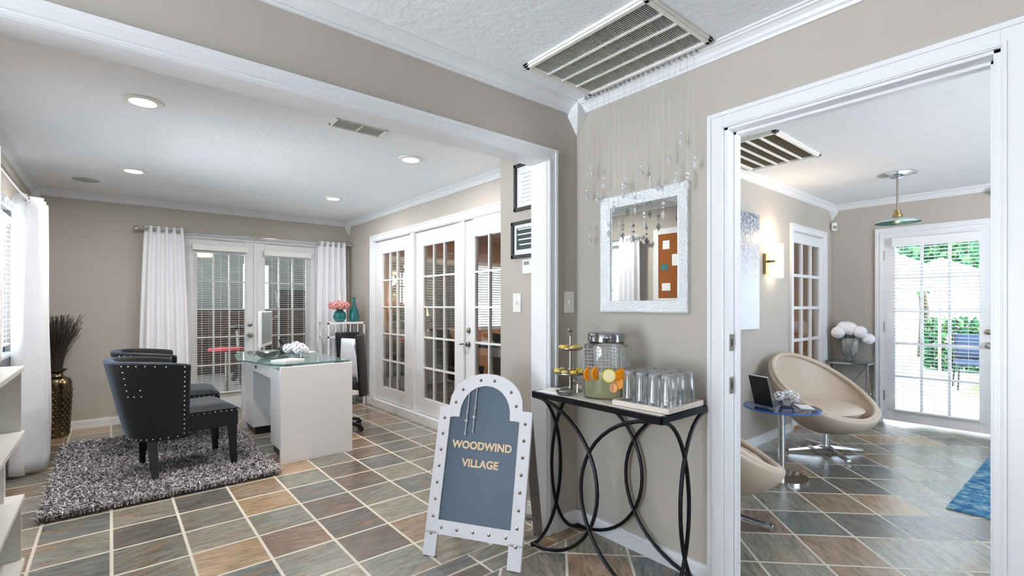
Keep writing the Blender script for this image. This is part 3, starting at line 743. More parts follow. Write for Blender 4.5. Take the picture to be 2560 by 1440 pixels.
# ================================================================ CONSOLE TABLE (foyer)
TX0, TX1, TY0, TY1, TZ = 1.625, 1.952, 1.052, 1.785, .775
t = thing('console_table', 'black wrought iron console table with crossing hoops under the mirror', 'table', ((TX0+TX1)/2, (TY0+TY1)/2, 0))
b = MB(); s = .010
for (p, q) in (((TX0, TY0), (TX0, TY1)), ((TX1, TY0), (TX1, TY1)), ((TX0, TY0), (TX1, TY0)), ((TX0, TY1), (TX1, TY1))):
    b.bar((p[0], p[1], TZ-.014), (q[0], q[1], TZ-.014), .018, .024)
b.build('top_frame', M['black'], t)
MB().box(TX0+.008, TX1-.008, TY0+.008, TY1-.008, TZ-.008, TZ).build('tabletop', M['marble'], t, bevel=.002)
def hoop(p0, p1, toward):
    """arc leaving the corner p0 at the top, bulging toward the opposite side, back to p1 at the floor"""
    p0 = Vector(p0); p1 = Vector(p1); tw = Vector(toward); pts = []
    for i in range(25):
        u = i/24; a = PI*u
        pts.append(p0.lerp(p1, .5-.5*math.cos(a))+tw*math.sin(a)**1.0)
    return pts
zt, zb = TZ-.026, .008
ly = (TY1-TY0); lx = (TX1-TX0)
for x in (TX0, TX1):
    MB().tube(hoop((x, TY1, zt), (x, TY1, zb), (0, -ly*.565, 0)), .0085, 8).build('leg_hoop', M['black'], t, smooth=True)
    MB().tube(hoop((x, TY0, zt), (x, TY0, zb), (0, ly*.565, 0)), .0085, 8).build('leg_hoop', M['black'], t, smooth=True)
for y in (TY0, TY1):
    MB().tube(hoop((TX0, y, zt), (TX0, y, zb), (lx*.60, 0, 0)), .0085, 8).build('leg_hoop', M['black'], t, smooth=True)
    MB().tube(hoop((TX1, y, zt), (TX1, y, zb), (-lx*.60, 0, 0)), .0085, 8).build('leg_hoop', M['black'], t, smooth=True)
b = MB()
for x in (TX0, TX1):
    for y in (TY0, TY1): b.cyl((x, y, 0), (x, y, .012), .014, 12)
b.build('foot_caps', M['black'], t)

# serving tray with tumblers
trx, try_ = 1.80, 1.185
t = thing('serving_tray', 'square whitewashed tray under the upturned tumblers', 'tray', (trx, try_, TZ))
Mr = Matrix.Rotation(math.radians(2), 3, 'Z')
b = MB().obox((trx, try_, TZ+.008), (.27, .255, .012), Mr); b.build('base', M['traymat'], t, bevel=.002)
b = MB()
for dx, dy, sx2, sy2 in ((-.135, 0, .012, .267), (.135, 0, .012, .267), (0, -.128, .27, .012), (0, .128, .27, .012)):
    b.obox(Vector((trx, try_, TZ+.012))+Mr @ Vector((dx, dy, 0)), (sx2, sy2, .022), Mr)
b.build('rim', M['traymat'], t, bevel=.002)
def tumbler(label):
    t = thing('tumbler', label, 'drinking glass', (0, 0, 0), 'upturned tumblers on the tray')
    flute = lambda a, z: 1+.035*math.cos(12*a)
    MB().lathe([(.0335, 0), (.032, .04), (.029, .10), (.027, .128), (.024, .133), (0, .133)], (0, 0, 0), 48, flute).build('glass_wall', M['glassware'], t, smooth=True)
    MB().lathe([(0, .118), (.025, .118), (.026, .128), (0, .128)], (0, 0, 0), 24).build('thick_base', M['crystal'], t, smooth=True)
    return t
first = None
rows = ['back', 'middle', 'front']; colsn = ['leftmost', 'second from left', 'third from left', 'rightmost']
for i in range(3):
    for j in range(4):
        lab = 'upturned ribbed clear tumbler on tray, %s row, %s' % (rows[i], colsn[j])
        if first is None: first = tumbler(lab); q = first
        else: q = dup(first, lab)
        q.location = (trx+.070-.070*i, try_+.096-.064*j if False else try_+.092-.0735*j+.0, TZ+.015)
        if j == 3: q.location.y = try_-.105+.0
        q.location.y = try_+.090-.061*j

# beverage dispenser
dx, dy, dz = 1.79, 1.455, TZ
t = thing('beverage_dispenser', 'square ribbed glass drink dispenser with fruit and silver lid', 'drink dispenser', (dx, dy, dz))
se = lambda a, z: (1/max(abs(math.cos(a-.45)), abs(math.sin(a-.45))))**.45*(1+.006*math.sin(z*700))
prof = [(.068, .001), (.098, .004), (.102, .02), (.102, .225), (.098, .242), (.084, .252), (.070, .256)]
MB().lathe(prof, (dx, dy, dz), 56, lambda a, z: se(a, z) if z < .235 else 1+(.15*(.25-z)/.02 if z > .23 else 0)).build('jar', M['glassware'], t, smooth=True)
MB().lathe([(.060, .006), (.093, .008), (.097, .02), (.097, .125), (0, .125)], (dx, dy, dz), 48, lambda a, z: (1/max(abs(math.cos(a-.45)), abs(math.sin(a-.45))))**.45).build('lemonade', M['lemonade'], t, smooth=True)
MB().lathe([(0, .256), (.082, .256), (.086, .26), (.086, .292), (.080, .30), (.03, .304), (0, .304)], (dx, dy, dz), 40).build('lid', M['darkchrome'], t, smooth=True)
b = MB(); jf = lambda a: (1/max(abs(math.cos(a-.45)), abs(math.sin(a-.45))))**.45*.1032
for k in range(40):
    a = 2*PI*k/40; b.tube([(dx+jf(a)*math.cos(a), dy+jf(a)*math.sin(a), dz+.128), (dx+jf(a)*math.cos(a), dy+jf(a)*math.sin(a), dz+.228)], .0016, 4)
for r_ in range(7):
    b.tube([(dx+jf(2*PI*k/48)*math.cos(2*PI*k/48), dy+jf(2*PI*k/48)*math.sin(2*PI*k/48), dz+.132+.016*r_) for k in range(48)], .0016, 4, closed=True)
b.build('embossed_lattice', M['crystal'], t)
cdir = Vector((-dx, -dy, 0)).normalized(); side = Vector((-cdir.y, cdir.x, 0))
spg = Vector((dx, dy, dz))+side*-.035*0+Vector((-1, .15, 0)).normalized()*.10+Vector((0, 0, .045))
b = MB(); sd = Vector((-1, .55, 0)).normalized(); p0 = Vector((dx, dy, dz+.05))+sd*.10
b.cyl(p0, p0+sd*.045, .010, 12); b.cyl(p0+sd*.04+Vector((0, 0, .012)), p0+sd*.042-Vector((0, 0, .028)), .008, 12); b.bar(p0+sd*.04+Vector((0, 0, .018)), p0+sd*.06+Vector((0, 0, .03)), .007)
b.build('spigot', M['chrome'], t, smooth=True)
def slice_(b1, b2, c, n, r, th=.006):
    n = Vector(n).normalized(); c = Vector(c)
    b1.tube([c-n*th/2, c+n*th/2], r, 24); b2.tube([c-n*(th/2+.0008), c+n*(th/2+.0008)], r*.86, 24)
C0 = Vector((dx, dy, dz))
b1 = MB(); b2 = MB()
slice_(b1, b2, C0+cdir*.109+side*.012+Vector((0, 0, .112)), cdir, .030)
q = b1.build('lemon_slice', M['lemon'], t); b2.build('slice_flesh', M['lemonflesh'], q)
for (sd_, zz, rr, tw) in ((.066, .115, .030, .4), (.048, .078, .028, -.2), (-.074, .112, .034, .8), (.03, .056, .020, -.3), (-.045, .12, .03, 1.2)):
    n_ = (cdir+side*tw).normalized()
    b1 = MB(); b2 = MB(); slice_(b1, b2, C0+cdir*(.100 if abs(sd_) < .07 else .07)+side*sd_+Vector((0, 0, zz)), n_, rr)
    q = b1.build('orange_slice', M['orange'], t); b2.build('slice_flesh', M['orange'], q)

# two tier stand
tx, ty = 1.762, 1.66
t = thing('tiered_stand', 'two tier silver serving stand holding pale snacks left of dispenser', 'serving stand', (tx, ty, TZ))
MB().lathe([(0, 0), (.055, 0), (.055, .006), (.012, .014), (.006, .03), (.006, .275), (.012, .28), (.006, .29), (.014, .305), (0, .32)], (tx, ty, TZ), 20).build('pole', M['nickel'], t, smooth=True)
for z, r_ in ((.085, .095), (.205, .062)):
    MB().lathe([(0, z), (r_*.8, z), (r_, z+.008), (r_, z+.012), (r_*.8, z+.004), (0, z+.004)], (tx, ty, TZ), 32).build('tier', M['nickel'], t, smooth=True)
k_ = 0
for z, r_, n_ in ((.1, .066, 9), (.218, .042, 6)):
    for k in range(n_):
        a = 2*PI*k/n_; k_ += 1
        c = thing('snack', 'pale bite on the %s tier of the silver stand, %s around from the wall side' % ('lower' if z < .15 else 'upper', ORD[k]), 'snack', (tx+r_*math.cos(a), ty+r_*math.sin(a), TZ+z), 'snacks on the tiered stand')
        MB().ball((tx+r_*math.cos(a), ty+r_*math.sin(a), TZ+z), .021, .017, .012, 10, 6).build('bite', M['cookie'] if k % 3 else M['lemon'], c, smooth=True)
# folded linen under the stand and glass dish
t = thing('napkin', 'white patterned napkin on console left end', 'napkin', (1.70, 1.70, TZ))
MB().obox((1.70, 1.70, TZ+.003), (.12, .13, .006), Matrix.Rotation(.3, 3, 'Z')).build('cloth', M['paper'], t, bevel=.002)
t = thing('glass_dish', 'small clear glass dish on console below the spigot', 'dish', (1.665, 1.605, TZ))
MB().lathe([(.02, 0), (.035, .004), (.045, .02), (.043, .02), (.03, .006), (0, .004)], (1.665, 1.605, TZ+.0), 24).build('bowl', M['glassware'], t, smooth=True)

# ================================================================ CHALKBOARD
FL = Vector((1.163, 2.065, 0)); FR = Vector((1.420, 1.640, 0))
U = (FR-FL).normalized(); WB = (FR-FL).length
nb = Vector((U.y, -U.x, 0))
if nb.dot(Vector((-1, -1, 0))) < 0: nb = -nb
H = .845; lean = .235
VV = (Vector((0, 0, 1))*H-nb*lean); VL = VV.length; VV.normalize(); NN = U.cross(VV); NN = NN if NN.dot(nb) > 0 else -NN
t = thing('chalkboard_sign', 'freestanding white framed a-frame chalkboard lettered in pale wood', 'chalkboard sign', ((FL+FR)/2))
mpb = lambda u, n, v: tuple(FL+U*u+VV*v+NN*n)
lw = .066; sh = VL-.175; mid = WB/2
def arch(inset, base_v, n=14):
    """outline of shoulders and round top, from right to left"""
    w = WB-2*inset; r_ = w*.30; cx_ = mid; top = VL-inset
    pts = [(WB-inset, base_v), (WB-inset, sh-inset*.8)]
    pts += [(WB-inset-.02, sh-inset*.8+.004)]
    for i in range(n+1):
        a = i/n*PI; s_ = (.5-.5*math.cos(a)); 
        x = cx_+(w*.5-.05)*math.cos(a)
        yv = (top-(sh-inset*.8))*math.sin(a)**.85+sh-inset*.8+.004
        pts.append((x, yv))
    pts += [(inset+.02, sh-inset*.8+.004), (inset, sh-inset*.8), (inset, base_v)]
    return pts
fo = arch(0, .10); fi = arch(.062, .165)
# frame as quads between outer and inner outline
b = MB(); n = len(fo)
for d0, d1, flip in ((.012, .012, 0), (-.008, -.008, 1)):
    vs = [mpb(u, d0, v) for u, v in fo]+[mpb(u, d0, v) for u, v in fi]
    b.add(vs, [(i, (i+1) % n, (i+1) % n+n, i+n) for i in range(n)])
for L_ in (fo, fi):
    vs = [mpb(u, .012, v) for u, v in L_]+[mpb(u, -.008, v) for u, v in L_]
    b.add(vs, [(i, (i+1) % n, (i+1) % n+n, i+n) for i in range(n)])
b.build('frame', M['bwood'], t)
for u0, u1 in ((0, lw), (WB-lw, WB)):
    MB().prism([(u0, .0), (u1, .0), (u1, .11), (u0, .11)], mpb, -.008, .012).build('front_leg', M['bwood'], t)
MB().prism(arch(.055, .15), mpb, -.004, .002).build('board', M['chalk'], t)
def stud(u, v, r=.0085):
    b = MB()
    c = FL+U*u+VV*v+NN*.012; n_ = 8; vs = [c+NN*.006]+[c+(U*math.cos(2*PI*k/n_)+VV*math.sin(2*PI*k/n_))*r for k in range(n_)]
    b.add(vs, [(0, 1+k, 1+(k+1) % n_) for k in range(n_)]).build('rivet', M['nickel'], t)
for k in range(8):
    stud(.032, .10+k*.078); stud(WB-.032, .10+k*.078)
for k in range(1, 6): stud(WB*k/6, .132)
am = arch(.031, .1)
for k in (4, 6, 9, 11, 14, 16): stud(*am[k])
# back frame
BL = Vector((1.49, 2.24, 0)); BR = Vector((1.725, 1.855, 0))
hl = FL+U*.03+VV*(sh-.01)-NN*.014; hr = FL+U*(WB-.03)+VV*(sh-.01)-NN*.014
b = MB().bar(hl, BL, .045, .016, up=nb).bar(hr, BR, .045, .016, up=nb)
b.bar(hl.lerp(BL, .86), hr.lerp(BR, .86), .04, .014, up=(0, 0, 1))
b.build('back_leg_frame', M['greywood'], t)
# lettering
def text(body, u, v, size, m, name, par, depth=.003):
    cu = bpy.data.curves.new(name, 'FONT'); cu.body = body; cu.size = size; cu.extrude = depth; cu.align_x = 'CENTER'; cu.offset = size*.04; cu.space_character = 1.02
    o = bpy.data.objects.new('tmp', cu); COL.objects.link(o)
    dg = bpy.context.evaluated_depsgraph_get(); me = bpy.data.meshes.new_from_object(o.evaluated_get(dg))
    bpy.data.objects.remove(o)
    R_ = Matrix((U, VV, NN)).transposed()
    off = parent_loc(par)
    for vv in me.vertices:
        p = FL+U*u+VV*v+NN*.003+R_ @ Vector(vv.co); vv.co = p-off
    me.materials.clear(); me.materials.append(m)
    q = bpy.data.objects.new(name, me); COL.objects.link(q); q.parent = par; return q
text('WOODWIND', WB*.50, VL*.578, .050, M['letter'], 'lettering', t)
text('VILLAGE', WB*.50, VL*.482, .050, M['letter'], 'lettering', t)
# two drop ornaments hung on the board
for (u, v1, v0, lab) in ((.155, .80, .585, 'left glass bead pendant hanging on the chalkboard'), (.195, .83, .60, 'right glass bead pendant hanging on the chalkboard')):
    c = thing('bead_pendant', lab, 'bead pendant', mpb(u, .016, v1*VL/.9), 'bead pendants on the chalkboard')
    s0 = Vector(mpb(u, .012, v1*VL/.9)); s1 = Vector(mpb(u, .012, v0*VL/.9))
    MB().cyl(s0, s1, .003, 6).build('thread', M['crystal'], c)
    b = MB(); b.ball(s0.lerp(s1, .66), .010, nu=8, nv=6); b.ball(s0.lerp(s1, .98), .006, nu=8, nv=6); b.ball(s0.lerp(s1, .45), .006, nu=8, nv=6); b.build('bead', M['crystal'], c, smooth=True)

# ================================================================ SHAG RUG
RX0, RX1, RYa, RYb = -.33, .955, 3.66, 5.58
t = thing('shag_rug', 'thick grey shag rug under the two velvet chairs', 'rug', ((RX0+RX1)/2, (RYa+RYb)/2, 0))
MB().box(RX0+.04, RX1-.04, RYa+.04, RYb-.04, .001, .012).build('backing', mat('rug_backing', (88, 84, 88), .95), t)
vs = []; fs = []
rd = random.Random(3)
NB = 46000
for i in range(NB):
    x = rd.uniform(RX0+.02, RX1-.02); y = rd.uniform(RYa+.02, RYb-.02); a = rd.uniform(0, 2*PI); l = rd.uniform(.022, .05); wv = rd.uniform(.0022, .0042)
    dxx, dyy = math.cos(a), math.sin(a); k = rd.uniform(.3, 1.2); h = rd.uniform(.022, .04)
    qx, qy = -dyy*wv, dxx*wv; n = len(vs)
    vs += [(x-qx, y-qy, .01), (x+qx, y+qy, .01), (x+dxx*l*k*.4+qx, y+dyy*l*k*.4+qy, .01+h*.75), (x+dxx*l*k*.4-qx, y+dyy*l*k*.4-qy, .01+h*.75), (x+dxx*l*k+qx*.4, y+dyy*l*k+qy*.4, .01+h*.9), (x+dxx*l*k-qx*.4, y+dyy*l*k-qy*.4, .01+h*.9)]
    fs += [(n, n+1, n+2, n+3), (n+3, n+2, n+4, n+5)]
b = MB(); b.v = vs; b.f = fs
stuffpart(b.build('pile', M['shag'], t))

# ================================================================ VELVET CHAIRS
def velvet_chair(label):
    t = thing('velvet_chair', label, 'chair', (0, 0, 0), 'velvet guest chairs in front of the desk')
    # plan curve of the wrap-around back
    def shell(off, flare):
        def fn(u, v):
            a = (u-.5)*PI*1.0
            z = .265+.55*v
            ex = .62
            w = (.255+.072*v**.9)-off; dpt = (.31+.125*v**.9)-off
            sx = math.copysign(abs(math.sin(a))**ex, math.sin(a)); cx_ = abs(math.cos(a))**.75
            x = -dpt*cx_-.01
            z2 = z-(.035*(1-cx_)**2 if v > .9 else 0)
            return (x, w*sx, z2)
        return fn
    nu, nv = 33, 10
    b = MB(); fo_, fi_ = shell(0, 0), shell(.055, 0)
    b.grid(fo_, nu, nv); b.grid(fi_, nu, nv, flip=True)
    no = nu*nv
    for i in range(nu-1):      # rounded top and bottom strips
        b.f.append(((nv-1)*nu+i, (nv-1)*nu+i+1, no+(nv-1)*nu+i+1, no+(nv-1)*nu+i)); b.f.append((i, i+1, no+i+1, no+i))
    for j in range(nv-1):
        for i in (0, nu-1): b.f.append((j*nu+i, (j+1)*nu+i, no+(j+1)*nu+i, no+j*nu+i))
    b.build('backrest', M['velvet'], t, smooth=True, bevel=.012)
    def seat(u, v):
        x = -.24+.54*u; y = (-.25+.50*v)*min(1, .62+.9*u)
        ed = min(u, 1-u, v, 1-v); return (x, y*(1+.08*u), .43+.035*min(1, ed*6)**.5)
    b = MB(); b.grid(seat, 12, 12); 
    b.build('seat_cushion', M['velvet'], t, smooth=True)
    def sb(z, k=1.0): return [(-.20, -.16*k, z), (-.03, -.245*k, z), (.30, -.268*k, z), (.30, .268*k, z), (-.03, .245*k, z), (-.20, .16*k, z)]
    b = MB(); b.add(sb(.30)+sb(.432), [tuple(range(6)), tuple(range(6, 12))]+[(i, (i+1) % 6, (i+1) % 6+6, i+6) for i in range(6)])
    b.build('seat_frame', M['velvet'], t, bevel=.012)
    for sy in (-1, 1):
        MB().bar((.265, .235*sy, .31), (.275, .24*sy, 0), .05, .05, w2=.7).build('leg', M['darkwood'], t)
        MB().bar((-.21, .16*sy, .31), (-.20, .25*sy, 0), .048, .048, w2=.7).build('leg', M['darkwood'], t)
    nm = [None]
    def nail(p):
        if nm[0] is None: nm[0] = MB().ball((0, 0, 0), .0058, nu=8, nv=5).build('nail', M['silver'], t, smooth=True); nm[0].location = p
        else:
            q = nm[0].copy(); COL.objects.link(q); q.parent = t; q.location = p
    for k in range(16):
        z = .30+k*.033
        for u in (0.012, .988):
            p = fo_(u, min(1, (z-.265)/.55)); nail((p[0]-.004, p[1]*1.012, p[2]))
    for k in range(20):
        p = fo_(.04+.92*k/19, .015); nail((p[0]*1.01, p[1]*1.01, p[2]+.01))
    for sy in (-1, 1):
        for k in range(9): x = .01+.28*k/8; nail((x, (.247+.07*x)*sy, .415))
    for k in range(6): nail((.303, -.23+.46*k/5, .415))
    for s_ in (0, 1):
        f = lambda u, v: fo_(u if s_ else 1-u, v)
        for u, v in [(.70+.045*k, .955) for k in range(6)]+[(.70, .955-.075*k) for k in range(1, 6)]+[(.745, .58), (.79, .58), (.79, .655)]:
            p = f(u, v); nail((p[0]*1.006, p[1]*1.012, p[2]))
    return t
ch = velvet_chair('dark blue black velvet chair nearest, seen from behind with nailheads')
ch.location = (.405, 4.29, .016); ch.rotation_euler = (0, 0, math.radians(6))
ch2 = dup(ch, 'dark velvet chair behind the nearer one, mostly hidden')
ch2.location = (.44, 5.12, .012); ch2.rotation_euler = (0, 0, math.radians(-2))

# ================================================================ DESK
t = thing('desk', 'white lacquered desk with curved glass top facing the velvet chairs', 'desk', (1.25, 4.5, 0))
X0, X1, Y0, Y1, ZT = .985, 1.535, 3.905, 5.33, .735
MB().box(X0, X1, Y0, Y0+.035, 0, ZT).build('side_panel', M['whitelac'], t, bevel=.002)
MB().box(X0, X1, Y1-.035, Y1, 0, ZT).build('side_panel', M['whitelac'], t, bevel=.002)
b = MB().box(X0+.03, X1-.02, Y0+.035, Y0+.43, .07, .60); b.build('pedestal', M['whitelac'], t, bevel=.002)
b = MB().box(X0+.03, X1-.02, Y1-.36, Y1-.035, .07, .60); b.build('pedestal', M['whitelac'], t, bevel=.002)
MB().box(X0+.05, X1-.03, Y0+.05, Y0+.42, 0, .07).build('plinth', M['darkwood'], t); MB().box(X0+.05, X1-.03, Y1-.35, Y1-.045, 0, .07).build('plinth', M['darkwood'], t)
b = MB().box(X0+.17, X0+.19, Y0+.43, Y1-.36, .16, .66); b.build('modesty_panel', M['whitelac'], t, bevel=.002)
MB().box(X0+.03, X1, Y0+.035, Y1-.035, .60, .69).build('drawer_box', M['whitelac'], t, bevel=.002)
MB().cyl((X0+.03, 4.85, .645), (X0+.022, 4.85, .645), .016, 16).build('cable_hole', M['darkvoid'], t)
b = MB()
for x, y in ((1.06, 4.0), (1.46, 4.0), (1.06, 5.22), (1.46, 5.22)): b.box(x-.03, x+.03, y-.03, y+.03, .69, ZT+.003)
b.build('glass_support', M['darkvoid'], t)
poly = [(X1-.01, Y0+.038), (X1-.01, Y1+.05)]
for i in range(21):
    v = i/20; y = Y1+.05-(Y1+.05-Y0-.038)*v; poly.append((X0+.02-.17*math.sin(PI*v)**.8, y))
MB().prism(poly, lambda u, d, v: (u, v, d), ZT+.003, ZT+.016).build('glass_top', M['glassgreen'], t, bevel=.001)
DT = ZT+.016
# monitor
c = thing('computer_monitor', 'white computer monitor on desk seen nearly edge on', 'monitor', (1.12, 4.98, DT))
Mt = Matrix.Rotation(math.radians(-24), 3, 'Z')
def mloc(p): return Vector((1.12, 4.98, DT))+Mt @ Vector(p)
MB().obox(mloc((0, 0, .235)), (.03, .44, .33), Mt).build('casing', M['whitepl'], c, bevel=.006)
MB().obox(mloc((.017, 0, .245)), (.002, .41, .28), Mt).build('screen', M['greyscreen'], c)
b = MB().obox(mloc((0, 0, .006)), (.16, .2, .01), Mt).obox(mloc((-.02, 0, .05)), (.015, .07, .1), Mt); b.build('stand', M['chrome'], c, bevel=.003)
# phone
c = thing('desk_phone', 'black desk telephone with tilted handset beside monitor', 'telephone', (1.29, 4.83, DT))
b = MB().obox((1.29, 4.83, DT+.056), (.17, .19, .05), Matrix.Rotation(-.35, 3, 'Y')); b.build('base', M['blackpl'], c, bevel=.006)
b = MB().bar((1.25, 4.74, DT+.085), (1.25, 4.93, DT+.12), .03, .022); b.ball((1.25, 4.74, DT+.08), .024); b.ball((1.25, 4.93, DT+.115), .024); b.build('handset', M['blackpl'], c, bevel=.004)
# white flower arrangement
def bloom(b, c, r, n=26, rd=random, flat=1.0):
    for k in range(n):
        th = math.acos(1-2*(k+.5)/n); ph = k*2.39996
        d = Vector((math.sin(th)*math.cos(ph), math.sin(th)*math.sin(ph), math.cos(th)*flat)); p = Vector(c)+d*r*.75
        rot = d.to_track_quat('Z', 'Y').to_matrix()
        b.ball(p, r*.32, r*.26, r*.10, 7, 4, rot)
c = thing('flower_arrangement', 'low white flower arrangement in square glass vase on desk', 'flowers', (1.22, 4.36, DT))
MB().box(1.18, 1.26, 4.32, 4.40, DT+.0, DT+.06).build('vase', M['glassware'], c)
b = MB()
for (ox, oy, oz, r_) in ((0, 0, .1, .055), (-.06, .02, .085, .05), (.05, .03, .085, .05), (0, -.06, .08, .05), (-.03, .07, .08, .045), (.06, -.05, .07, .04)): bloom(b, (1.22+ox, 4.36+oy, DT+oz), r_)
b.build('blooms', M['petal'], c, smooth=True)
c = thing('glass_bowl', 'round clear glass bowl at the curved desk edge', 'bowl', (1.04, 4.55, DT))
MB().lathe([(.03, 0), (.05, .004), (.085, .03), (.10, .06), (.097, .06), (.08, .032), (.045, .008), (0, .006)], (1.04, 4.55, DT), 32).build('bowl', M['glassware'], c, smooth=True)
c = thing('paper_stack', 'white papers lying on the glass desk top near vase', 'papers', (1.10, 4.15, DT))
MB().obox((1.10, 4.15, DT+.008), (.2, .15, .016), Matrix.Rotation(.5, 3, 'Z')).build('sheets', M['paper'], c)
c = thing('keyboard', 'white keyboard on glass desk top before the monitor', 'keyboard', (1.40, 4.85, DT))
b = MB().obox((1.40, 4.86, DT+.008), (.12, .38, .012), Matrix.Rotation(.2, 3, 'Z'))
for i in range(4):
    for j in range(12): b.obox(Vector((1.40, 4.86, DT+.016))+Matrix.Rotation(.2, 3, 'Z') @ Vector((-.045+i*.028, -.17+j*.03, 0)), (.022, .024, .005), Matrix.Rotation(.2, 3, 'Z'))
b.build('keys', M['whitepl'], c)

# ---- desk chair behind
cx0, cy0 = 1.68, 4.68
t = thing('office_chair', 'black high backed office chair with white front behind desk', 'office chair', (cx0, cy0, 0))
def oc(off):
    def fn(u, v):
        a = (u-.5)*2.5; z = .34+.60*v
        return (cx0+.06+(.23-off)*math.cos(a)-.04*v, cy0+(.31-off*1.0)*math.sin(a), z+(.0 if v < .99 else -.03*abs(u-.5)))
    return fn
b = MB(); nu, nv = 17, 8; b.grid(oc(0), nu, nv); b.grid(oc(.04), nu, nv, flip=True); no = nu*nv
for i in range(nu-1): b.f.append(((nv-1)*nu+i, (nv-1)*nu+i+1, no+(nv-1)*nu+i+1, no+(nv-1)*nu+i)); b.f.append((i, i+1, no+i+1, no+i))
for j in range(nv-1):
    for i in (0, nu-1): b.f.append((j*nu+i, (j+1)*nu+i, no+(j+1)*nu+i, no+j*nu+i))
b.build('backrest', M['blackpl'], t, smooth=True, bevel=.008)
def ocf(u, v):
    a = (u-.5)*1.9; z = .46+.41*v; k = math.sin(PI*min(1, v*.9+.1)/1)*.02
    return (cx0+.045+(.185)*math.cos(a)-.04*v-.012, cy0+.25*math.sin(a)*(1-.35*max(0, v-.55)/.45), z)
MB().grid(ocf, 13, 8).build('back_cushion', M['curtain'], t, smooth=True, solid=.02)
MB().ball((cx0, cy0, .45), .25, .25, .05, 20, 8).build('seat', M['blackpl'], t, smooth=True)
MB().cyl((cx0, cy0, .08), (cx0, cy0, .42), .025, 12).build('gas_column', M['chrome'], t, smooth=True)
for k in range(5):
    a = 2*PI*k/5+.3; e = (cx0+.27*math.cos(a), cy0+.27*math.sin(a), .055)
    lg = MB().bar((cx0, cy0, .10), e, .045, .03, w2=.7).build('leg', M['blackpl'], t)
    MB().cyl((e[0], e[1]-.012, .025), (e[0], e[1]+.012, .025), .025, 12).build('caster', M['blackpl'], lg, smooth=True)

# ---- etagere with vases
ex0, ex1, ey0, ey1, ez = 1.95, 2.40, 5.70, 6.02, 1.0
t = thing('etagere', 'white lattice etagere with mirrored shelves in office corner', 'shelf unit', ((ex0+ex1)/2, (ey0+ey1)/2, 0))
b = MB(); s = .018
for x in (ex0, ex1-s):
    for y in (ey0, ey1-s): b.box(x, x+s, y, y+s, 0, ez)
for z in (.12, ez-s, .82):
    b.box(ex0, ex1, ey0, ey0+s, z, z+s).box(ex0, ex1, ey1-s, ey1, z, z+s).box(ex0, ex0+s, ey0, ey1, z, z+s).box(ex1-s, ex1, ey0, ey1, z, z+s)
b.build('frame', M['whitelac'], t)
b = MB()
for k in range(1, 5): x = ex0+(ex1-ex0)*k/5; b.box(x-.005, x+.005, ey0+.004, ey0+.012, .82, ez-s)
x = ex1-.10
b.box(x-.006, x+.006, ey0+.002, ey0+.014, .13, .83)
for z in (.30, .56): b.box(x, ex1-s, ey0+.004, ey0+.012, z, z+.014)
b.build('lattice', M['whitelac'], t)
for z in (ez, .56, .30):
    MB().box(ex0, ex1, ey0, ey1, z-.004 if z < .9 else z, z+.006).build('shelf', M['glassgreen'] if z < .9 else M['whitelac'], t)
MB().box(ex0+.02, ex1-.02, ey0+.015, ey0+.02, .14, .30).build('lower_panel', M['whitelac'], t)
ez2 = ez+.006
vx, vy = 2.13, 5.82
c = thing('round_vase', 'round teal glass vase holding pink blooms on etagere', 'vase', (vx, vy, ez2))
MB().lathe([(.03, 0), (.06, .015), (.078, .06), (.068, .11), (.035, .14), (.034, .16), (.042, .168), (0, .168)], (vx, vy, ez2), 28).build('body', M['teal'], c, smooth=True)
f = thing('pink_flowers', 'pink peony bunch in the round teal vase', 'flowers', (vx, vy, ez2+.15))
b = MB()
for k in range(8):
    a = 2*PI*k/7; r_ = .085 if k < 7 else 0
    bloom(b, (vx+r_*math.cos(a), vy+r_*math.sin(a), ez2+.195+(.02 if k == 7 else 0)), .055, 22)
b.build('blooms', M['pink'], f, smooth=True)
b = MB()
for k in range(7): a = 2*PI*k/7; b.cyl((vx, vy, ez2+.12), (vx+.07*math.cos(a), vy+.07*math.sin(a), ez2+.18), .003, 5)
b.build('stems', M['leaf'], f)
vx, vy = 2.30, 5.80
c = thing('bottle_vase', 'tall teal glass bottle vase right of the pink flowers', 'vase', (vx, vy, ez2))
MB().lathe([(.04, 0), (.055, .01), (.058, .08), (.05, .14), (.02, .20), (.014, .26), (.02, .30), (0, .30)], (vx, vy, ez2), 24).build('body', M['teal'], c, smooth=True)
vx, vy = 2.18, 5.94
c = thing('bottle_vase', 'slim white bottle vase behind the pink flowers', 'vase', (vx, vy, ez2))
MB().lathe([(.03, 0), (.04, .01), (.04, .18), (.02, .25), (.016, .34), (.022, .36), (0, .36)], (vx, vy, ez2), 20).build('body', M['whitelac'], c, smooth=True)
vx, vy = 2.34, 5.90
c = thing('bottle_vase', 'small clear aqua bottle at the right end of etagere', 'vase', (vx, vy, ez2))
MB().lathe([(.025, 0), (.033, .01), (.033, .10), (.014, .15), (.012, .22), (0, .22)], (vx, vy, ez2), 20).build('body', M['teal'], c, smooth=True)

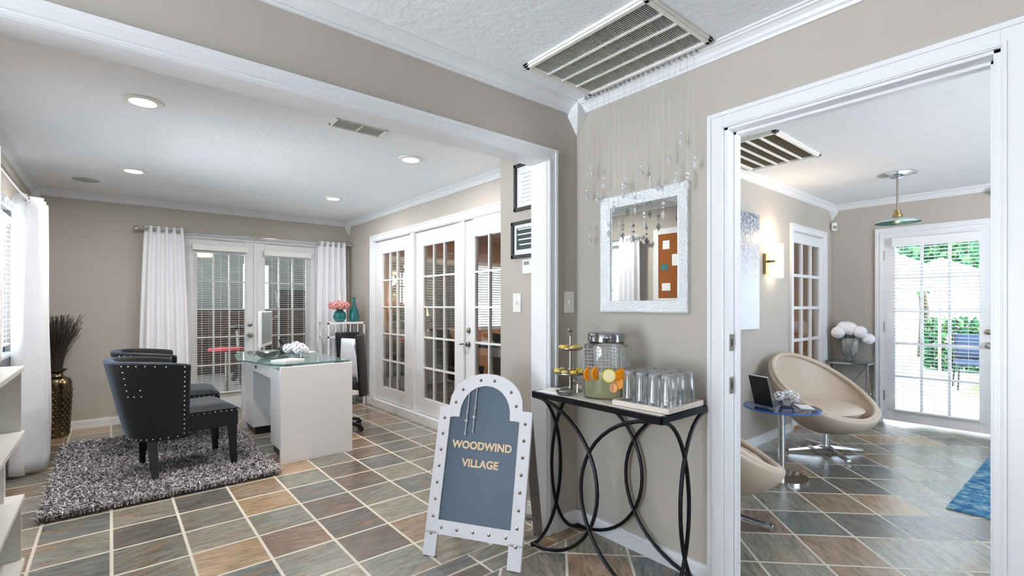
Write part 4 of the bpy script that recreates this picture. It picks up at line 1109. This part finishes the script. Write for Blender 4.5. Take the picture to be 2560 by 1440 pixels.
# ---- floor vase with twigs
vx, vy = -.385, 6.06
t = thing('floor_vase', 'tall hammered antique gold floor vase by left corner', 'vase', (vx, vy, 0))
MB().lathe([(0, 0), (.085, 0), (.09, .02), (.098, .25), (.112, .45), (.112, .50), (.095, .535), (.060, .55), (.050, .565), (.05, .585), (.075, .61), (.078, .618), (.06, .61), (.04, .58), (0, .57)], (vx, vy, 0), 32).build('body', M['gold'], t, smooth=True)
b = MB()
for i in range(15):
    z = .03+i*.028; r_ = .092+.021*(z/.45)
    for k in range(18):
        a = 2*PI*(k+.5*(i % 2))/18
        Rm = Matrix.Rotation(a, 3, 'Z') @ Matrix.Rotation(PI/2, 3, 'Y')
        b.ball((vx+r_*math.cos(a), vy+r_*math.sin(a), z), .013, .013, .005, 8, 4, Rm)
b.build('hammered_scales', M['gold'], t)
t = thing('twig_bunch', 'dark bushy dried twigs standing in gold floor vase', 'dried twigs', (vx, vy, .58))
b = MB(); rd = random.Random(5)
for k in range(330):
    a = rd.uniform(0, 2*PI); sp_ = .165*rd.random()**.6; h = rd.uniform(.36, .55); r0 = rd.uniform(0, .035)
    p0 = Vector((vx+r0*math.cos(a), vy+r0*math.sin(a), .57)); p1 = Vector((vx+sp_*.45*math.cos(a), vy+sp_*.45*math.sin(a), .57+h*.5)); p2 = Vector((vx+sp_*1.15*math.cos(a+.15), vy+sp_*1.05*math.sin(a+.15), .57+h))
    b.tube([p0, p1, p2], [.0028, .002, .0012], 4)
    for q in range(4):
        s0 = p1.lerp(p2, rd.random()); d = Vector((rd.uniform(-1, 1), rd.uniform(-1, 1), rd.uniform(.4, 1.2))).normalized()*rd.uniform(.02, .05)
        b.tube([s0, s0+d], [.0016, .0010], 3)
b.build('twigs', M['twig'], t)

# ================================================================ CURTAINS
def rod(name, p, q, label, brk):
    t = thing(name, label, 'curtain rod', ((p[0]+q[0])/2, (p[1]+q[1])/2, p[2]))
    MB().cyl(p, q, .010, 12).build('pole', M['chrome'], t, smooth=True)
    for e, o_ in ((p, -1), (q, 1)):
        d = (Vector(q)-Vector(p)).normalized()*o_
        MB().ball(Vector(e)+d*.02, .024, nu=12, nv=8).build('finial', M['chrome'], t, smooth=True)
    for b0, b1 in brk: MB().bar(b0, b1, .014, .014).build('bracket', M['chrome'], t)
    return t
def curtain(p, q, ztop, zbot, nf, amp, label, flare=1.0, wdir=None, group='white curtain panels'):
    """panel hung from p to q (plan points), nf folds of depth amp; flare widens the hem"""
    t = thing('window_curtain', label, 'curtain', ((p[0]+q[0])/2, (p[1]+q[1])/2, ztop), group)
    p = Vector((p[0], p[1], 0)); q = Vector((q[0], q[1], 0)); c = (p+q)/2; d = q-p; nrm = Vector((-d.y, d.x, 0)).normalized()
    def fn(u, v):
        z = ztop+(zbot-ztop)*v; w = 1+(flare-1)*v**.7
        ph = 2*PI*nf*u+.5*math.sin(3*v+u*4)*v
        pos = c+d*(u-.5)*w+nrm*(amp*math.sin(ph)*(1+.25*v)+.006*math.sin(9*v+5*u)*v)
        return (pos.x, pos.y, z)
    MB().grid(fn, nf*12+1, 26).build('cloth', M['curtain'], t, smooth='full', solid=.002)
    b = MB()
    for k in range(2*nf):
        u = (k+.5)/(2*nf)
        u = k/(2*nf)+.0001
        pp = fn(u, .012); ang = (k % 2)*2-1
        dd = Vector((d.x, d.y, 0)).normalized(); nn = (nrm*.75+dd*.66*ang).normalized()
        ax = nn.cross(Vector((0, 0, 1)))
        cc = Vector((pp[0], pp[1], ztop-.035))
        b.tube([cc+(ax*math.cos(2*PI*j/14)+Vector((0, 0, 1))*math.sin(2*PI*j/14))*.021 for j in range(14)], .0035, 5, closed=True)
    b.build('grommets', M['chrome'], t, smooth=True)
    return t
rod('curtain_rod', (.22, 6.235, 1.995), (2.41, 6.235, 1.995), 'silver rod above the far french doors', [((.30, 6.235, 1.995), (.30, 6.33, 1.995)), ((1.32, 6.235, 1.995), (1.32, 6.33, 1.995)), ((2.34, 6.235, 1.995), (2.34, 6.33, 1.995))])
curtain((.27, 6.235), (.60, 6.235), 2.03, .015, 5, .028, 'white curtain left of the far french doors', 1.38)
curtain((2.01, 6.235), (2.36, 6.235), 2.02, .015, 5, .028, 'white curtain right of the far french doors, behind vases', 1.15)
rod('curtain_rod', (-.445, 3.09, 1.935), (-.445, 5.28, 1.935), 'silver rod over the left window', [((-.445, 3.11, 1.935), (-.572, 3.11, 1.935)), ((-.445, 5.2, 1.935), (-.572, 5.2, 1.935))])
curtain((-.445, 4.70), (-.445, 5.18), 1.972, .03, 3, .075, 'white curtain at far end of left window, floor length', 1.0)
curtain((-.445, 3.13), (-.445, 3.38), 1.972, .93, 4, .035, 'white curtain at near end of left window, above bookcase', 1.0)

# ================================================================ BLINDS
def blind(mp, u0, u1, z0, z1, n0, label, tilt=20, pitch=.026, hd=.06, depth=.026):
    t = thing('window_blind', label, 'blind', mp((u0+u1)/2, n0, z1))
    MB().mbox(mp, u0-.01, u1+.01, n0, n0+.045, z1, z1+hd).build('headrail', M['slat'], t, bevel=.003)
    b = MB(); n = int((z1-z0)/pitch); dn_ = depth/2*math.cos(math.radians(tilt)); dz_ = depth/2*math.sin(math.radians(tilt)); c_ = n0+.02
    for k in range(n):
        z = z1-(k+.5)*pitch
        vs = [mp(u, c_+s_*dn_, z+s_*dz_+h_) for u in (u0, u1) for s_ in (-1, 1) for h_ in (-.0009, .0009)]
        b.add(vs, [(0, 1, 3, 2), (4, 6, 7, 5), (0, 4, 5, 1), (2, 3, 7, 6), (1, 5, 7, 3), (0, 2, 6, 4)])
    b.build('slats', M['slat'], t)
    MB().mbox(mp, u0, u1, n0+.008, n0+.032, z0-.012, z0).build('bottom_rail', M['slat'], t)
    b = MB()
    for u in (u0+.08, (u0+u1)/2, u1-.08): b.mbox(mp, u-.0015, u+.0015, c_-.001, c_+.001, z0, z1)
    b.build('ladder_cord', M['slat'], t)
    return t
mfd = ywall(6.36)
blind(mfd, .70, 1.225, .22, 1.82, .004, 'white slatted blind on the left far french door', 6)
blind(mfd, 1.42, 1.945, .22, 1.80, .004, 'white slatted blind on the right far french door', 6)
blind(xwall(6.162), EY0+.10, EY1-.10, .15, 1.80, .004, 'white slatted blind on the lounge patio door', 16, .034, .085)
blind(xwall(-.572, 1), 3.34, 5.08, .93, 1.80, -.028, 'white slatted blind in the left window', 8, .034, .04)

# ================================================================ BOOKCASE (left foreground)
bx0, bx1, by0, by1 = -.56, -.307, 1.98, 3.17
t = thing('bookcase', 'off white open shelf unit standing under the left window', 'bookcase', (-.43, 2.6, 0))
for z in (.90, .60, .305, .0):
    MB().box(bx0, bx1, by0, by1, z, z+.022 if z else .03).build('shelf', M['shelfwhite'], t, bevel=.002)
for z0_, z1_ in ((.62, .90), (.03, .305)):
    for y_ in (by0+.002, by1-.02): MB().box(bx0, bx1-.01, y_, y_+.018, z0_, z1_).build('end_panel', M['shelfwhite'], t)
    MB().box(bx0, bx0+.008, by0, by1, z0_, z1_).build('back_panel', M['shelfwhite'], t)
for y in (by0+.03, by1-.10):
    for x in (bx0+.02, bx1-.09): MB().box(x, x+.035, y, y+.035, .322, .60).build('post', M['whitelac'], t)

# framed cork board on left wall (seen in the mirror)
t = thing('cork_board', 'white framed cork board with papers, seen in mirror', 'cork board', (-.572, 2.70, 1.6))
b = MB(); frame_prism(b, mw, 2.38, 3.02, 1.22, 2.02, .06, [(0, 0), (0, .022), (.06, .018), (.06, 0)]); b.build('frame', M['trim'], t)
MB().mbox(mw, 2.43, 2.97, 0, .01, 1.27, 1.97).build('cork', M['cork'], t)
for i_, (u, z, w_, h_, m_) in enumerate(((2.83, 1.80, .08, .09, 'paper'), (2.70, 1.62, .10, .12, 'paper'), (2.82, 1.36, .10, .08, 'paper'), (2.84, 1.58, .09, .06, 'teal'), (2.58, 1.8, .1, .12, 'paper'))):
    c = thing('pinned_note', ['white note pinned at top of cork board', 'white sheet pinned mid cork board', 'white card pinned low on cork board', 'teal card pinned on cork board', 'white sheet pinned at near top of cork board'][i_], 'note', mw(u, .011, z))
    MB().mbox(mw, u, u+w_, .010, .012, z, z+h_).build('sheet', M[m_], c)

# ================================================================ LOUNGE
def scoop_chair(label):
    t = thing('scoop_chair', label, 'armchair', (0, 0, 0), 'beige scoop lounge chairs')
    def rim(a):
        c = math.cos(a)
        return (.335*c, .395*math.sin(a), .535-.222*c+.012*math.cos(2*a))
    def surf(u, v):
        a = 2*PI*u; R_ = rim(a); th = v*PI/2; s_ = math.sin(th)**.9; k = 1-math.cos(th)**1.25
        bz = .205
        return (R_[0]*s_+.02*(1-v), R_[1]*s_, bz+(R_[2]-bz)*k)
    b = MB(); b.grid(lambda u, v: surf(u, .02+.98*v), 48, 14, closeu=True)
    n = len(b.v); b.f.append(tuple(range(48)))
    o = b.build('shell', M['beige'], t, smooth='full'); md = o.modifiers.new('solid', 'SOLIDIFY'); md.thickness = .035; md.offset = 1
    pts = [Vector(surf(u/48, 1)) for u in range(48)]
    MB().tube(pts, .019, 8, closed=True).build('rim_piping', M['beige'], t, smooth='full')
    def cush(u, v):
        a = 2*PI*u; rr = v; return (.055+.215*rr*math.cos(a), .30*rr*math.sin(a), .375+.02*math.cos(a)*-1*rr*1.0+(.0 if v > .98 else .035*(1-rr**4)))
    b = MB(); b.grid(lambda u, v: cush(u, .02+.98*v), 36, 8, closeu=True); b.f.append(tuple(range(36)))
    b.grid(lambda u, v: (.055+.215*math.cos(2*PI*u)*(1-.25*v), .30*math.sin(2*PI*u)*(1-.25*v), .375-.02*math.cos(2*PI*u)-.09*v), 36, 4, closeu=True)
    b.build('seat_cushion', M['beige'], t, smooth='full')
    MB().cyl((.02, 0, .06), (.02, 0, .215), .024, 16).build('pedestal', M['chrome'], t, smooth=True)
    for k in range(4):
        a = PI/4+PI/2*k+.35
        MB().bar((.02, 0, .055), (.02+.30*math.cos(a), .30*math.sin(a), .022), .05, .03, w2=.62).build('leg', M['chrome'], t, bevel=.003)
    return t
sc1 = scoop_chair('beige leather scoop chair by glass vase stand')
sc1.location = (4.50, 1.41, 0); sc1.rotation_euler = (0, 0, math.radians(-107))
sc2 = dup(sc1, 'beige leather scoop chair half hidden by the doorway jamb')
sc2.location = (2.60, 1.38, 0); sc2.rotation_euler = (0, 0, math.radians(-48))
# glass table
gx, gy, gz = 3.60, 1.38, .485
t = thing('side_table', 'round blue tinted glass table on chrome post between armchairs', 'table', (gx, gy, 0))
MB().lathe([(0, gz), (.238, gz), (.238, gz+.010), (0, gz+.010)], (gx, gy, 0), 48).build('glass_top', M['glassblue'], t, smooth=True)
MB().tube([(gx+.239*math.cos(2*PI*k/48), gy+.239*math.sin(2*PI*k/48), gz+.005) for k in range(48)], .005, 6, closed=True).build('top_edge', M['glassblueedge'], t, smooth=True)
MB().cyl((gx, gy, .02), (gx, gy, gz), .022, 20).build('post', M['chrome'], t, smooth=True)
MB().lathe([(0, 0), (.165, 0), (.165, .016), (.02, .024), (0, .024)], (gx, gy, 0), 40).build('base', M['chrome'], t, smooth=True)
gt = gz+.010
c = thing('photo_frame', 'black backed photo frame leaning on its strut on glass table', 'photo frame', (gx-.12, gy+.10, gt))
Mf = Matrix.Rotation(math.radians(-20), 3, 'Z') @ Matrix.Rotation(math.radians(-16), 3, 'Y')
pc = Vector((gx-.13, gy+.08, gt+.115))
MB().obox(pc, (.012, .16, .22), Mf).build('frame', M['chrome'], c, bevel=.002)
MB().obox(pc+Mf @ Vector((-.008, 0, 0)), (.005, .15, .21), Mf).build('backing', M['blackpl'], c)
MB().obox(pc+Mf @ Vector((.007, 0, 0)), (.002, .12, .17), Mf).build('print', M['paper'], c)
c = thing('white_flower_bowl', 'white silk flowers in small glass bowl on glass table', 'flowers', (gx+.05, gy-.02, gt))
MB().lathe([(.03, 0), (.045, .01), (.055, .045), (.05, .05), (.04, .012), (0, .008)], (gx+.04, gy-.02, gt), 24).build('bowl', M['glassware'], c, smooth=True)
b = MB()
for (ox, oy, oz) in ((.0, 0, .085), (-.05, .03, .075), (.05, .01, .08), (0, -.05, .07)): bloom(b, (gx+.04+ox, gy-.02+oy, gt+oz), .04, 18)
b.build('blooms', M['petal'], c, smooth=True)
c = thing('brochure', 'pale brochure lying flat on right side of the glass table', 'brochure', (gx+.12, gy-.1, gt))
MB().obox((gx+.10, gy-.11, gt+.003), (.14, .09, .005), Matrix.Rotation(.6, 3, 'Z')).build('sheet', M['paper'], c)
# console stand with vase
qx0, qx1, qy0, qy1, qz = 5.88, 6.12, 1.445, 1.80, .60
t = thing('console_stand', 'slim chrome and glass stand beside the patio door', 'table', (6.0, 1.62, 0))
b = MB()
for x in (qx0, qx1):
    for y in (qy0, qy1): b.bar((x, y, 0), (x, y, qz), .014)
for z in (qz, .03):
    b.bar((qx0, qy0, z), (qx0, qy1, z), .014).bar((qx1, qy0, z), (qx1, qy1, z), .014).bar((qx0, qy0, z), (qx1, qy0, z), .014).bar((qx0, qy1, z), (qx1, qy1, z), .014)
b.bar((qx0, qy0, qz), (qx0, qy1, .03), .009).bar((qx0, qy1, qz), (qx0, qy0, .03), .009).bar((qx0, qy0, qz), (qx1, qy0, .03), .009)
b.build('frame', M['chrome'], t)
MB().box(qx0-.01, qx1+.01, qy0-.01, qy1+.01, qz+.007, qz+.017).build('glass_top', M['glassgreen'], t)
vx, vy, vz = 6.0, 1.625, qz+.017
c = thing('crystal_vase', 'fluted clear glass vase on the chrome stand', 'vase', (vx, vy, vz))
MB().lathe([(.035, 0), (.05, .015), (.03, .03), (.06, .06), (.078, .12), (.082, .2), (.076, .24), (.07, .245), (.075, .2), (.07, .12), (.04, .06), (0, .04)], (vx, vy, vz), 48, lambda a, z: 1+.06*math.cos(10*a)).build('body', M['vaseglass'], c, smooth=True)
f = thing('white_hydrangeas', 'big white hydrangea heads in the fluted glass vase', 'flowers', (vx, vy, vz+.24))
b = MB()
for (ox, oy, oz, r_) in ((0, 0, .36, .085), (-.06, .09, .32, .075), (.02, .03, .38, .07), (.0, -.09, .33, .075), (.03, -.155, .26, .068), (-.02, .05, .37, .08)): bloom(b, (vx+ox, vy+oy, vz+oz-.02), r_, 44)
b.build('blooms', M['petal'], f, smooth=True)
b = MB()
for k in range(6): a = 2*PI*k/6; b.cyl((vx, vy, vz+.05), (vx+.04*math.cos(a), vy+.05*math.sin(a), vz+.3), .004, 5)
b.build('stems', M['leaf'], f)
# blue rug
def blue_mat():
    m = bpy.data.materials.new('distressed_blue_rug'); m.use_nodes = True
    N = m.node_tree.nodes; L = m.node_tree.links; b = N['Principled BSDF']; b.inputs['Roughness'].default_value = .95
    tc = N.new('ShaderNodeTexCoord'); nz = N.new('ShaderNodeTexNoise'); nz.inputs['Scale'].default_value = 14; nz.inputs['Detail'].default_value = 9; nz.inputs['Roughness'].default_value = .75
    L.new(tc.outputs['Object'], nz.inputs['Vector']); cr = N.new('ShaderNodeValToRGB'); e = cr.color_ramp.elements
    e[0].position = .36; e[0].color = rgba((28, 82, 130)); e[1].position = .62; e[1].color = rgba((176, 198, 190)); q = e.new(.5); q.color = rgba((64, 130, 170))
    L.new(nz.outputs['Fac'], cr.inputs[0]); L.new(cr.outputs[0], b.inputs['Base Color']); return m
t = thing('blue_area_rug', 'distressed blue area rug at the right edge of the lounge', 'rug', (4.8, -.2, 0))
MB().add([(3.80, .545, .009), (5.85, .50, .009), (5.82, -.9, .009), (3.76, -.86, .009), (3.80, .545, .001), (5.85, .50, .001), (5.82, -.9, .001), (3.76, -.86, .001)], [(0, 1, 2, 3), (4, 7, 6, 5), (0, 4, 5, 1), (1, 5, 6, 2), (2, 6, 7, 3), (3, 7, 4, 0)]).build('weave', blue_mat(), t)

# ================================================================ MEETING ROOM beyond the side doors
t = thing('meeting_table', 'dark walnut meeting table beyond the glazed side doors', 'table', (4.2, 4.3, 0))
MB().box(3.5, 4.9, 3.2, 5.3, .68, .72).build('tabletop', M['woodtable'], t, bevel=.01)
for x in (3.65, 4.75):
    for y in (3.35, 5.15): MB().box(x-.04, x+.04, y-.04, y+.04, 0, .68).build('leg', M['woodtable'], t)
def mchair(label):
    t = thing('meeting_chair', label, 'chair', (0, 0, 0), 'dark meeting chairs beyond the glazed doors')
    MB().box(-.22, .22, -.22, .22, .41, .47).build('seat', M['blackpl'], t, bevel=.015)
    MB().grid(lambda u, v: (-.22+.03*math.sin(PI*u)-.06*v, -.22+.44*u, .50+.42*v), 8, 5).build('backrest', M['blackpl'], t, smooth=True, solid=.035)
    for x in (-.19, .19):
        for y in (-.19, .19): MB().bar((x, y, .41), (x*1.1, y*1.1, 0), .03).build('leg', M['darkwood'], t)
    return t
m0 = mchair('dark meeting chair seen through middle glazed leaf, near table corner'); m0.location = (3.25, 3.7, 0)
q = dup(m0, 'dark meeting chair seen through far glazed leaf'); q.location = (3.25, 4.9, 0)
q = dup(m0, 'dark meeting chair seen through near glazed leaf at table end'); q.location = (4.2, 2.95, 0); q.rotation_euler = (0, 0, PI/2)
q = dup(m0, 'dark meeting chair on far side of the meeting table'); q.location = (5.15, 4.3, 0); q.rotation_euler = (0, 0, PI)
r = sroot('window_2', (4.2, 6.40, 1.35)); b = MB()
for (a, c_, e, f_) in ((3.0, 3.06, .8, 1.9), (5.34, 5.4, .8, 1.9), (3.0, 5.4, .8, .85), (3.0, 5.4, 1.85, 1.9), (4.17, 4.23, .8, 1.9)): b.box(a, c_, 6.38, 6.42, e, f_)
b.build('window_frame', M['trim'], r); MB().box(3.0, 5.4, 6.40, 6.403, .8, 1.9).build('glass', M['glass'], r)
blind(ywall(6.33), 3.03, 5.37, .84, 1.84, .004, 'white slatted blind in the meeting room window', 25, .04, .06, .04)
t = thing('framed_shutter', 'louvred shutter panel on meeting room far wall', 'shutter', (6.13, 4.6, 1.3))
b = MB()
for y0_ in (3.4, 4.1, 4.8): 
    b.box(6.10, 6.13, y0_, y0_+.05, .7, 1.9).box(6.10, 6.13, y0_+.6, y0_+.65, .7, 1.9).box(6.10, 6.13, y0_, y0_+.65, .7, .76).box(6.10, 6.13, y0_, y0_+.65, 1.84, 1.9)
    for k in range(26): b.bar((6.115, y0_+.05, .79+k*.041), (6.115, y0_+.6, .79+k*.041), .03, .006, up=(.6, 0, .8))
b.build('louvres', mat('cream_louvres', (232, 214, 200), .6), t)
t = thing('table_lamp', 'warm lit table lamp beyond the far glazed leaf', 'lamp', (3.3, 6.0, 0))
MB().lathe([(0, .72), (.07, .72), (.06, .74), (.02, .78), (.04, .88), (.012, .98), (.012, 1.06), (0, 1.06)], (3.3, 6.0, 0), 20).build('lamp_base', M['brass'], t, smooth=True)
MB().lathe([(.14, 1.06), (.09, 1.28)], (3.3, 6.0, 0), 24).build('lamp_shade', emit_mat('lit_linen_shade', (255, 214, 160), 3.0), t, smooth=True)
light('lamp', 'POINT', (3.3, 6.0, 1.34), 6, (1, .72, .45), .06, t)
t = thing('side_cabinet', 'dark side cabinet under the lit table lamp', 'cabinet', (3.3, 6.05, 0))
MB().box(2.9, 3.9, 5.85, 6.30, 0, .72).build('body', M['woodtable'], t, bevel=.006)
for x in (2.93, 3.42): MB().box(x, x+.45, 5.835, 5.85, .05, .68).build('door', M['woodtable'], t, bevel=.004)
t = thing('ceiling_light', 'round warm ceiling light in the meeting room', 'ceiling light', (4.2, 4.3, ZC))
MB().lathe([(0, -.05), (.10, -.045), (.16, -.02), (.17, 0), (0, 0)], (4.2, 4.3, ZC), 32).build('diffuser', M['warmlens'], t, smooth=True)
light('lamp', 'AREA', (4.2, 4.3, ZC-.07), 55, (1, .80, .62), .3, t)

# ================================================================ PORCH GYM beyond the far french doors
def pend(x, y, z, label):
    t = thing('drum_pendant', label, 'pendant lamp', (x, y, z), 'drum pendants in the porch')
    MB().cyl((x, y, z+.08), (x, y, 2.46), .008, 8).build('stem', M['nickel'], t)
    MB().lathe([(0, 0), (.12, 0), (.13, .05), (.13, .06), (0, .07)], (x, y, z), 24).build('diffuser', M['warmlens'], t, smooth=True)
    MB().lathe([(.135, .055), (.14, .06), (.10, .09), (.02, .11), (0, .11)], (x, y, z), 24).build('cap', M['nickel'], t, smooth=True)
    light('lamp', 'POINT', (x, y, z-.12), 10, (1, .9, .75), .1, t)
pend(.95, 7.6, 1.86, 'lit drum pendant seen through left french door, upper')
pend(.85, 8.6, 1.80, 'lit drum pendant seen through left french door, nearer curtain')
t = thing('storage_cabinet', 'low dark cabinet along the porch back wall', 'cabinet', (1.3, 10.1, 0))
MB().box(-.6, 3.2, 9.85, 10.35, 0, 1.15).build('body', M['blackpl'], t, bevel=.01)
for k in range(6): MB().box(-.58+k*.63, .02+k*.63, 9.83, 9.85, .05, 1.1).build('door', M['woodtable'], t, bevel=.004)
t = thing('treadmill', 'black treadmill seen through the right far french door', 'treadmill', (2.2, 8.2, 0))
MB().box(1.9, 2.6, 7.6, 9.2, .05, .2).build('deck', M['blackpl'], t, bevel=.02)
for x in (1.93, 2.53): MB().bar((x, 7.75, .2), (x, 7.65, 1.25), .07, .05).build('upright', M['blackpl'], t)
MB().obox((2.23, 7.65, 1.3), (.72, .10, .28), Matrix.Rotation(-.4, 3, 'X')).build('console', M['blackpl'], t, bevel=.02)
for x in (1.93, 2.53): MB().bar((x, 7.7, 1.05), (x, 8.3, .95), .05).build('handrail', M['nickel'], t)
t = thing('exercise_bike', 'black exercise bike seen behind the left far french door', 'exercise bike', (1.45, 8.0, 0))
MB().tube([(1.45, 7.6, .08), (1.45, 7.9, .35), (1.45, 8.4, .08)], .04, 10).build('frame', M['blackpl'], t, smooth=True)
MB().cyl((1.42, 7.75, .3), (1.48, 7.75, .3), .22, 28).build('flywheel', M['blackpl'], t, smooth=True)
MB().tube([(1.45, 8.0, .3), (1.45, 8.15, .85)], .03, 8).build('seat_post', M['nickel'], t)
MB().ball((1.45, 8.17, .88), .11, .15, .04).build('saddle', M['blackpl'], t, smooth=True)
MB().tube([(1.25, 7.55, 1.12), (1.3, 7.5, 1.1), (1.6, 7.5, 1.1), (1.65, 7.55, 1.12)], .018, 8).tube([(1.45, 7.8, .3), (1.45, 7.5, 1.1)], .025, 8).build('handlebar', M['blackpl'], t, smooth=True)
t = thing('round_table', 'small round red topped table seen through left french door', 'table', (1.28, 7.55, 0))
MB().lathe([(0, .62), (.20, .62), (.21, .635), (.20, .655), (0, .655)], (1.15, 7.15, 0), 28).build('tabletop', M['red'], t, smooth=True)
MB().lathe([(0, 0), (.14, 0), (.14, .015), (.02, .03), (.02, .62), (0, .62)], (1.15, 7.15, 0), 20).build('pedestal', M['nickel'], t, smooth=True)

# ================================================================ PATIO beyond the lounge door
def parasol(x, y, zt, r, label):
    t = thing('patio_umbrella', label, 'umbrella', (x, y, -.1), 'patio umbrellas')
    MB().cyl((x, y, -.1), (x, y, zt), .025, 10).build('pole', M['nickel'], t)
    b = MB(); n = 8
    vs = [(x, y, zt+.02)]+[(x+r*math.cos(2*PI*k/n), y+r*math.sin(2*PI*k/n), zt-.42) for k in range(n)]+[(x+r*math.cos(2*PI*k/n), y+r*math.sin(2*PI*k/n), zt-.55) for k in range(n)]
    b.add(vs, [(0, 1+k, 1+(k+1) % n) for k in range(n)]+[(1+k, 1+n+k, 1+n+(k+1) % n, 1+(k+1) % n) for k in range(n)])
    b.build('canopy', M['umbrella'], t, solid=.01)
    MB().lathe([(0, 0), (.25, 0), (.25, .06), (.04, .1), (0, .1)], (x, y, -.1), 20).build('base', M['concrete'], t)
parasol(8.7, 1.95, 2.02, .85, 'white patio umbrella nearest outside the door, left')
parasol(11.6, 1.75, 2.05, 1.0, 'white patio umbrella farther outside the door, right')
rd = random.Random(9)
def tree(x, y, z, r, label, h=2.2):
    t = thing('tree', label, 'tree', (x, y, -.1), 'garden trees beyond the patio')
    MB().tube([(x, y, -.1), (x+.1, y, h*.5), (x, y+.1, h)], [.14, .1, .06], 8).build('trunk', M['bark'], t, smooth=True)
    vs = []; fs = []
    for k in range(2600):
        d = Vector((rd.gauss(0, 1), rd.gauss(0, 1), rd.gauss(0, .9))).normalized()*r*rd.uniform(.45, 1.0)
        p = Vector((x, y, z))+d; a = Vector((rd.uniform(-1, 1), rd.uniform(-1, 1), rd.uniform(-1, 1))).normalized()*.11; c = a.cross(Vector((rd.uniform(-1, 1), rd.uniform(-1, 1), rd.uniform(-1, 1)))).normalized()*.07; n = len(vs)
        vs += [p-a, p+c, p+a, p-c]; fs.append((n, n+1, n+2, n+3))
    b = MB(); b.v = vs; b.f = fs; o = b.build('crown', M['foliage'], t)
tree(13.4, 3.5, 2.5, 1.1, 'leafy green tree beyond patio, left through door'); tree(15.8, 2.7, 2.7, 1.2, 'leafy green tree beyond patio, middle through door'); tree(14.2, .7, 2.5, 1.2, 'leafy green tree beyond patio, right through door')
t = thing('hedge', 'clipped green hedge at the far side of patio', 'hedge', (12.9, .6, -.1))
b = MB(); 
vs = []; fs = []
for k in range(2600):
    p = Vector((rd.uniform(12.7, 13.1), rd.uniform(-1, 2.2), rd.uniform(-.05, .95))); a = Vector((rd.uniform(-1, 1), rd.uniform(-1, 1), rd.uniform(-1, 1))).normalized()*.09; c = a.cross(Vector((.3, rd.uniform(-1, 1), rd.uniform(-1, 1)))).normalized()*.06; n = len(vs)
    vs += [p-a, p+c, p+a, p-c]; fs.append((n, n+1, n+2, n+3))
b.v = vs; b.f = fs; b.build('foliage', M['foliage'], t)
struct(MB().box(9.6, 12.3, -6, 1.2, -.1, -.085).build('lawn', M['grass']))
def pchair(x, y, rz, label):
    t = thing('patio_chair', label, 'chair', (0, 0, 0), 'metal patio chairs')
    MB().box(-.22, .22, -.22, .22, .38, .43).build('seat', M['navy'], t, bevel=.02)
    MB().tube([(-.2, -.2, .38), (-.3, -.2, .9), (-.3, .2, .9), (-.2, .2, .38)], .014, 8).build('back_frame', M['blackpl'], t, smooth=True)
    MB().grid(lambda u, v: (-.22-.08*v, -.18+.36*u, .45+.4*v), 5, 4).build('backrest', M['navy'], t, smooth=True, solid=.03)
    for sx in (-.2, .2):
        for sy in (-.2, .2): MB().tube([(sx, sy, .38), (sx*1.2, sy*1.1, 0)], .012, 6).build('leg', M['blackpl'], t)
    t.location = (x, y, -.1); t.rotation_euler = (0, 0, rz)
    return t
pc1 = pchair(10.4, 2.9, -.4, 'navy cushioned patio chair under nearer umbrella, left')
q = dup(pc1, 'navy cushioned patio chair left of the farther umbrella'); q.location = (12.2, 3.1, -.1); q.rotation_euler = (0, 0, 2.6)
q = dup(pc1, 'navy cushioned patio chair farther off toward the lawn'); q.location = (10.3, 1.15, -.1); q.rotation_euler = (0, 0, 3.4)
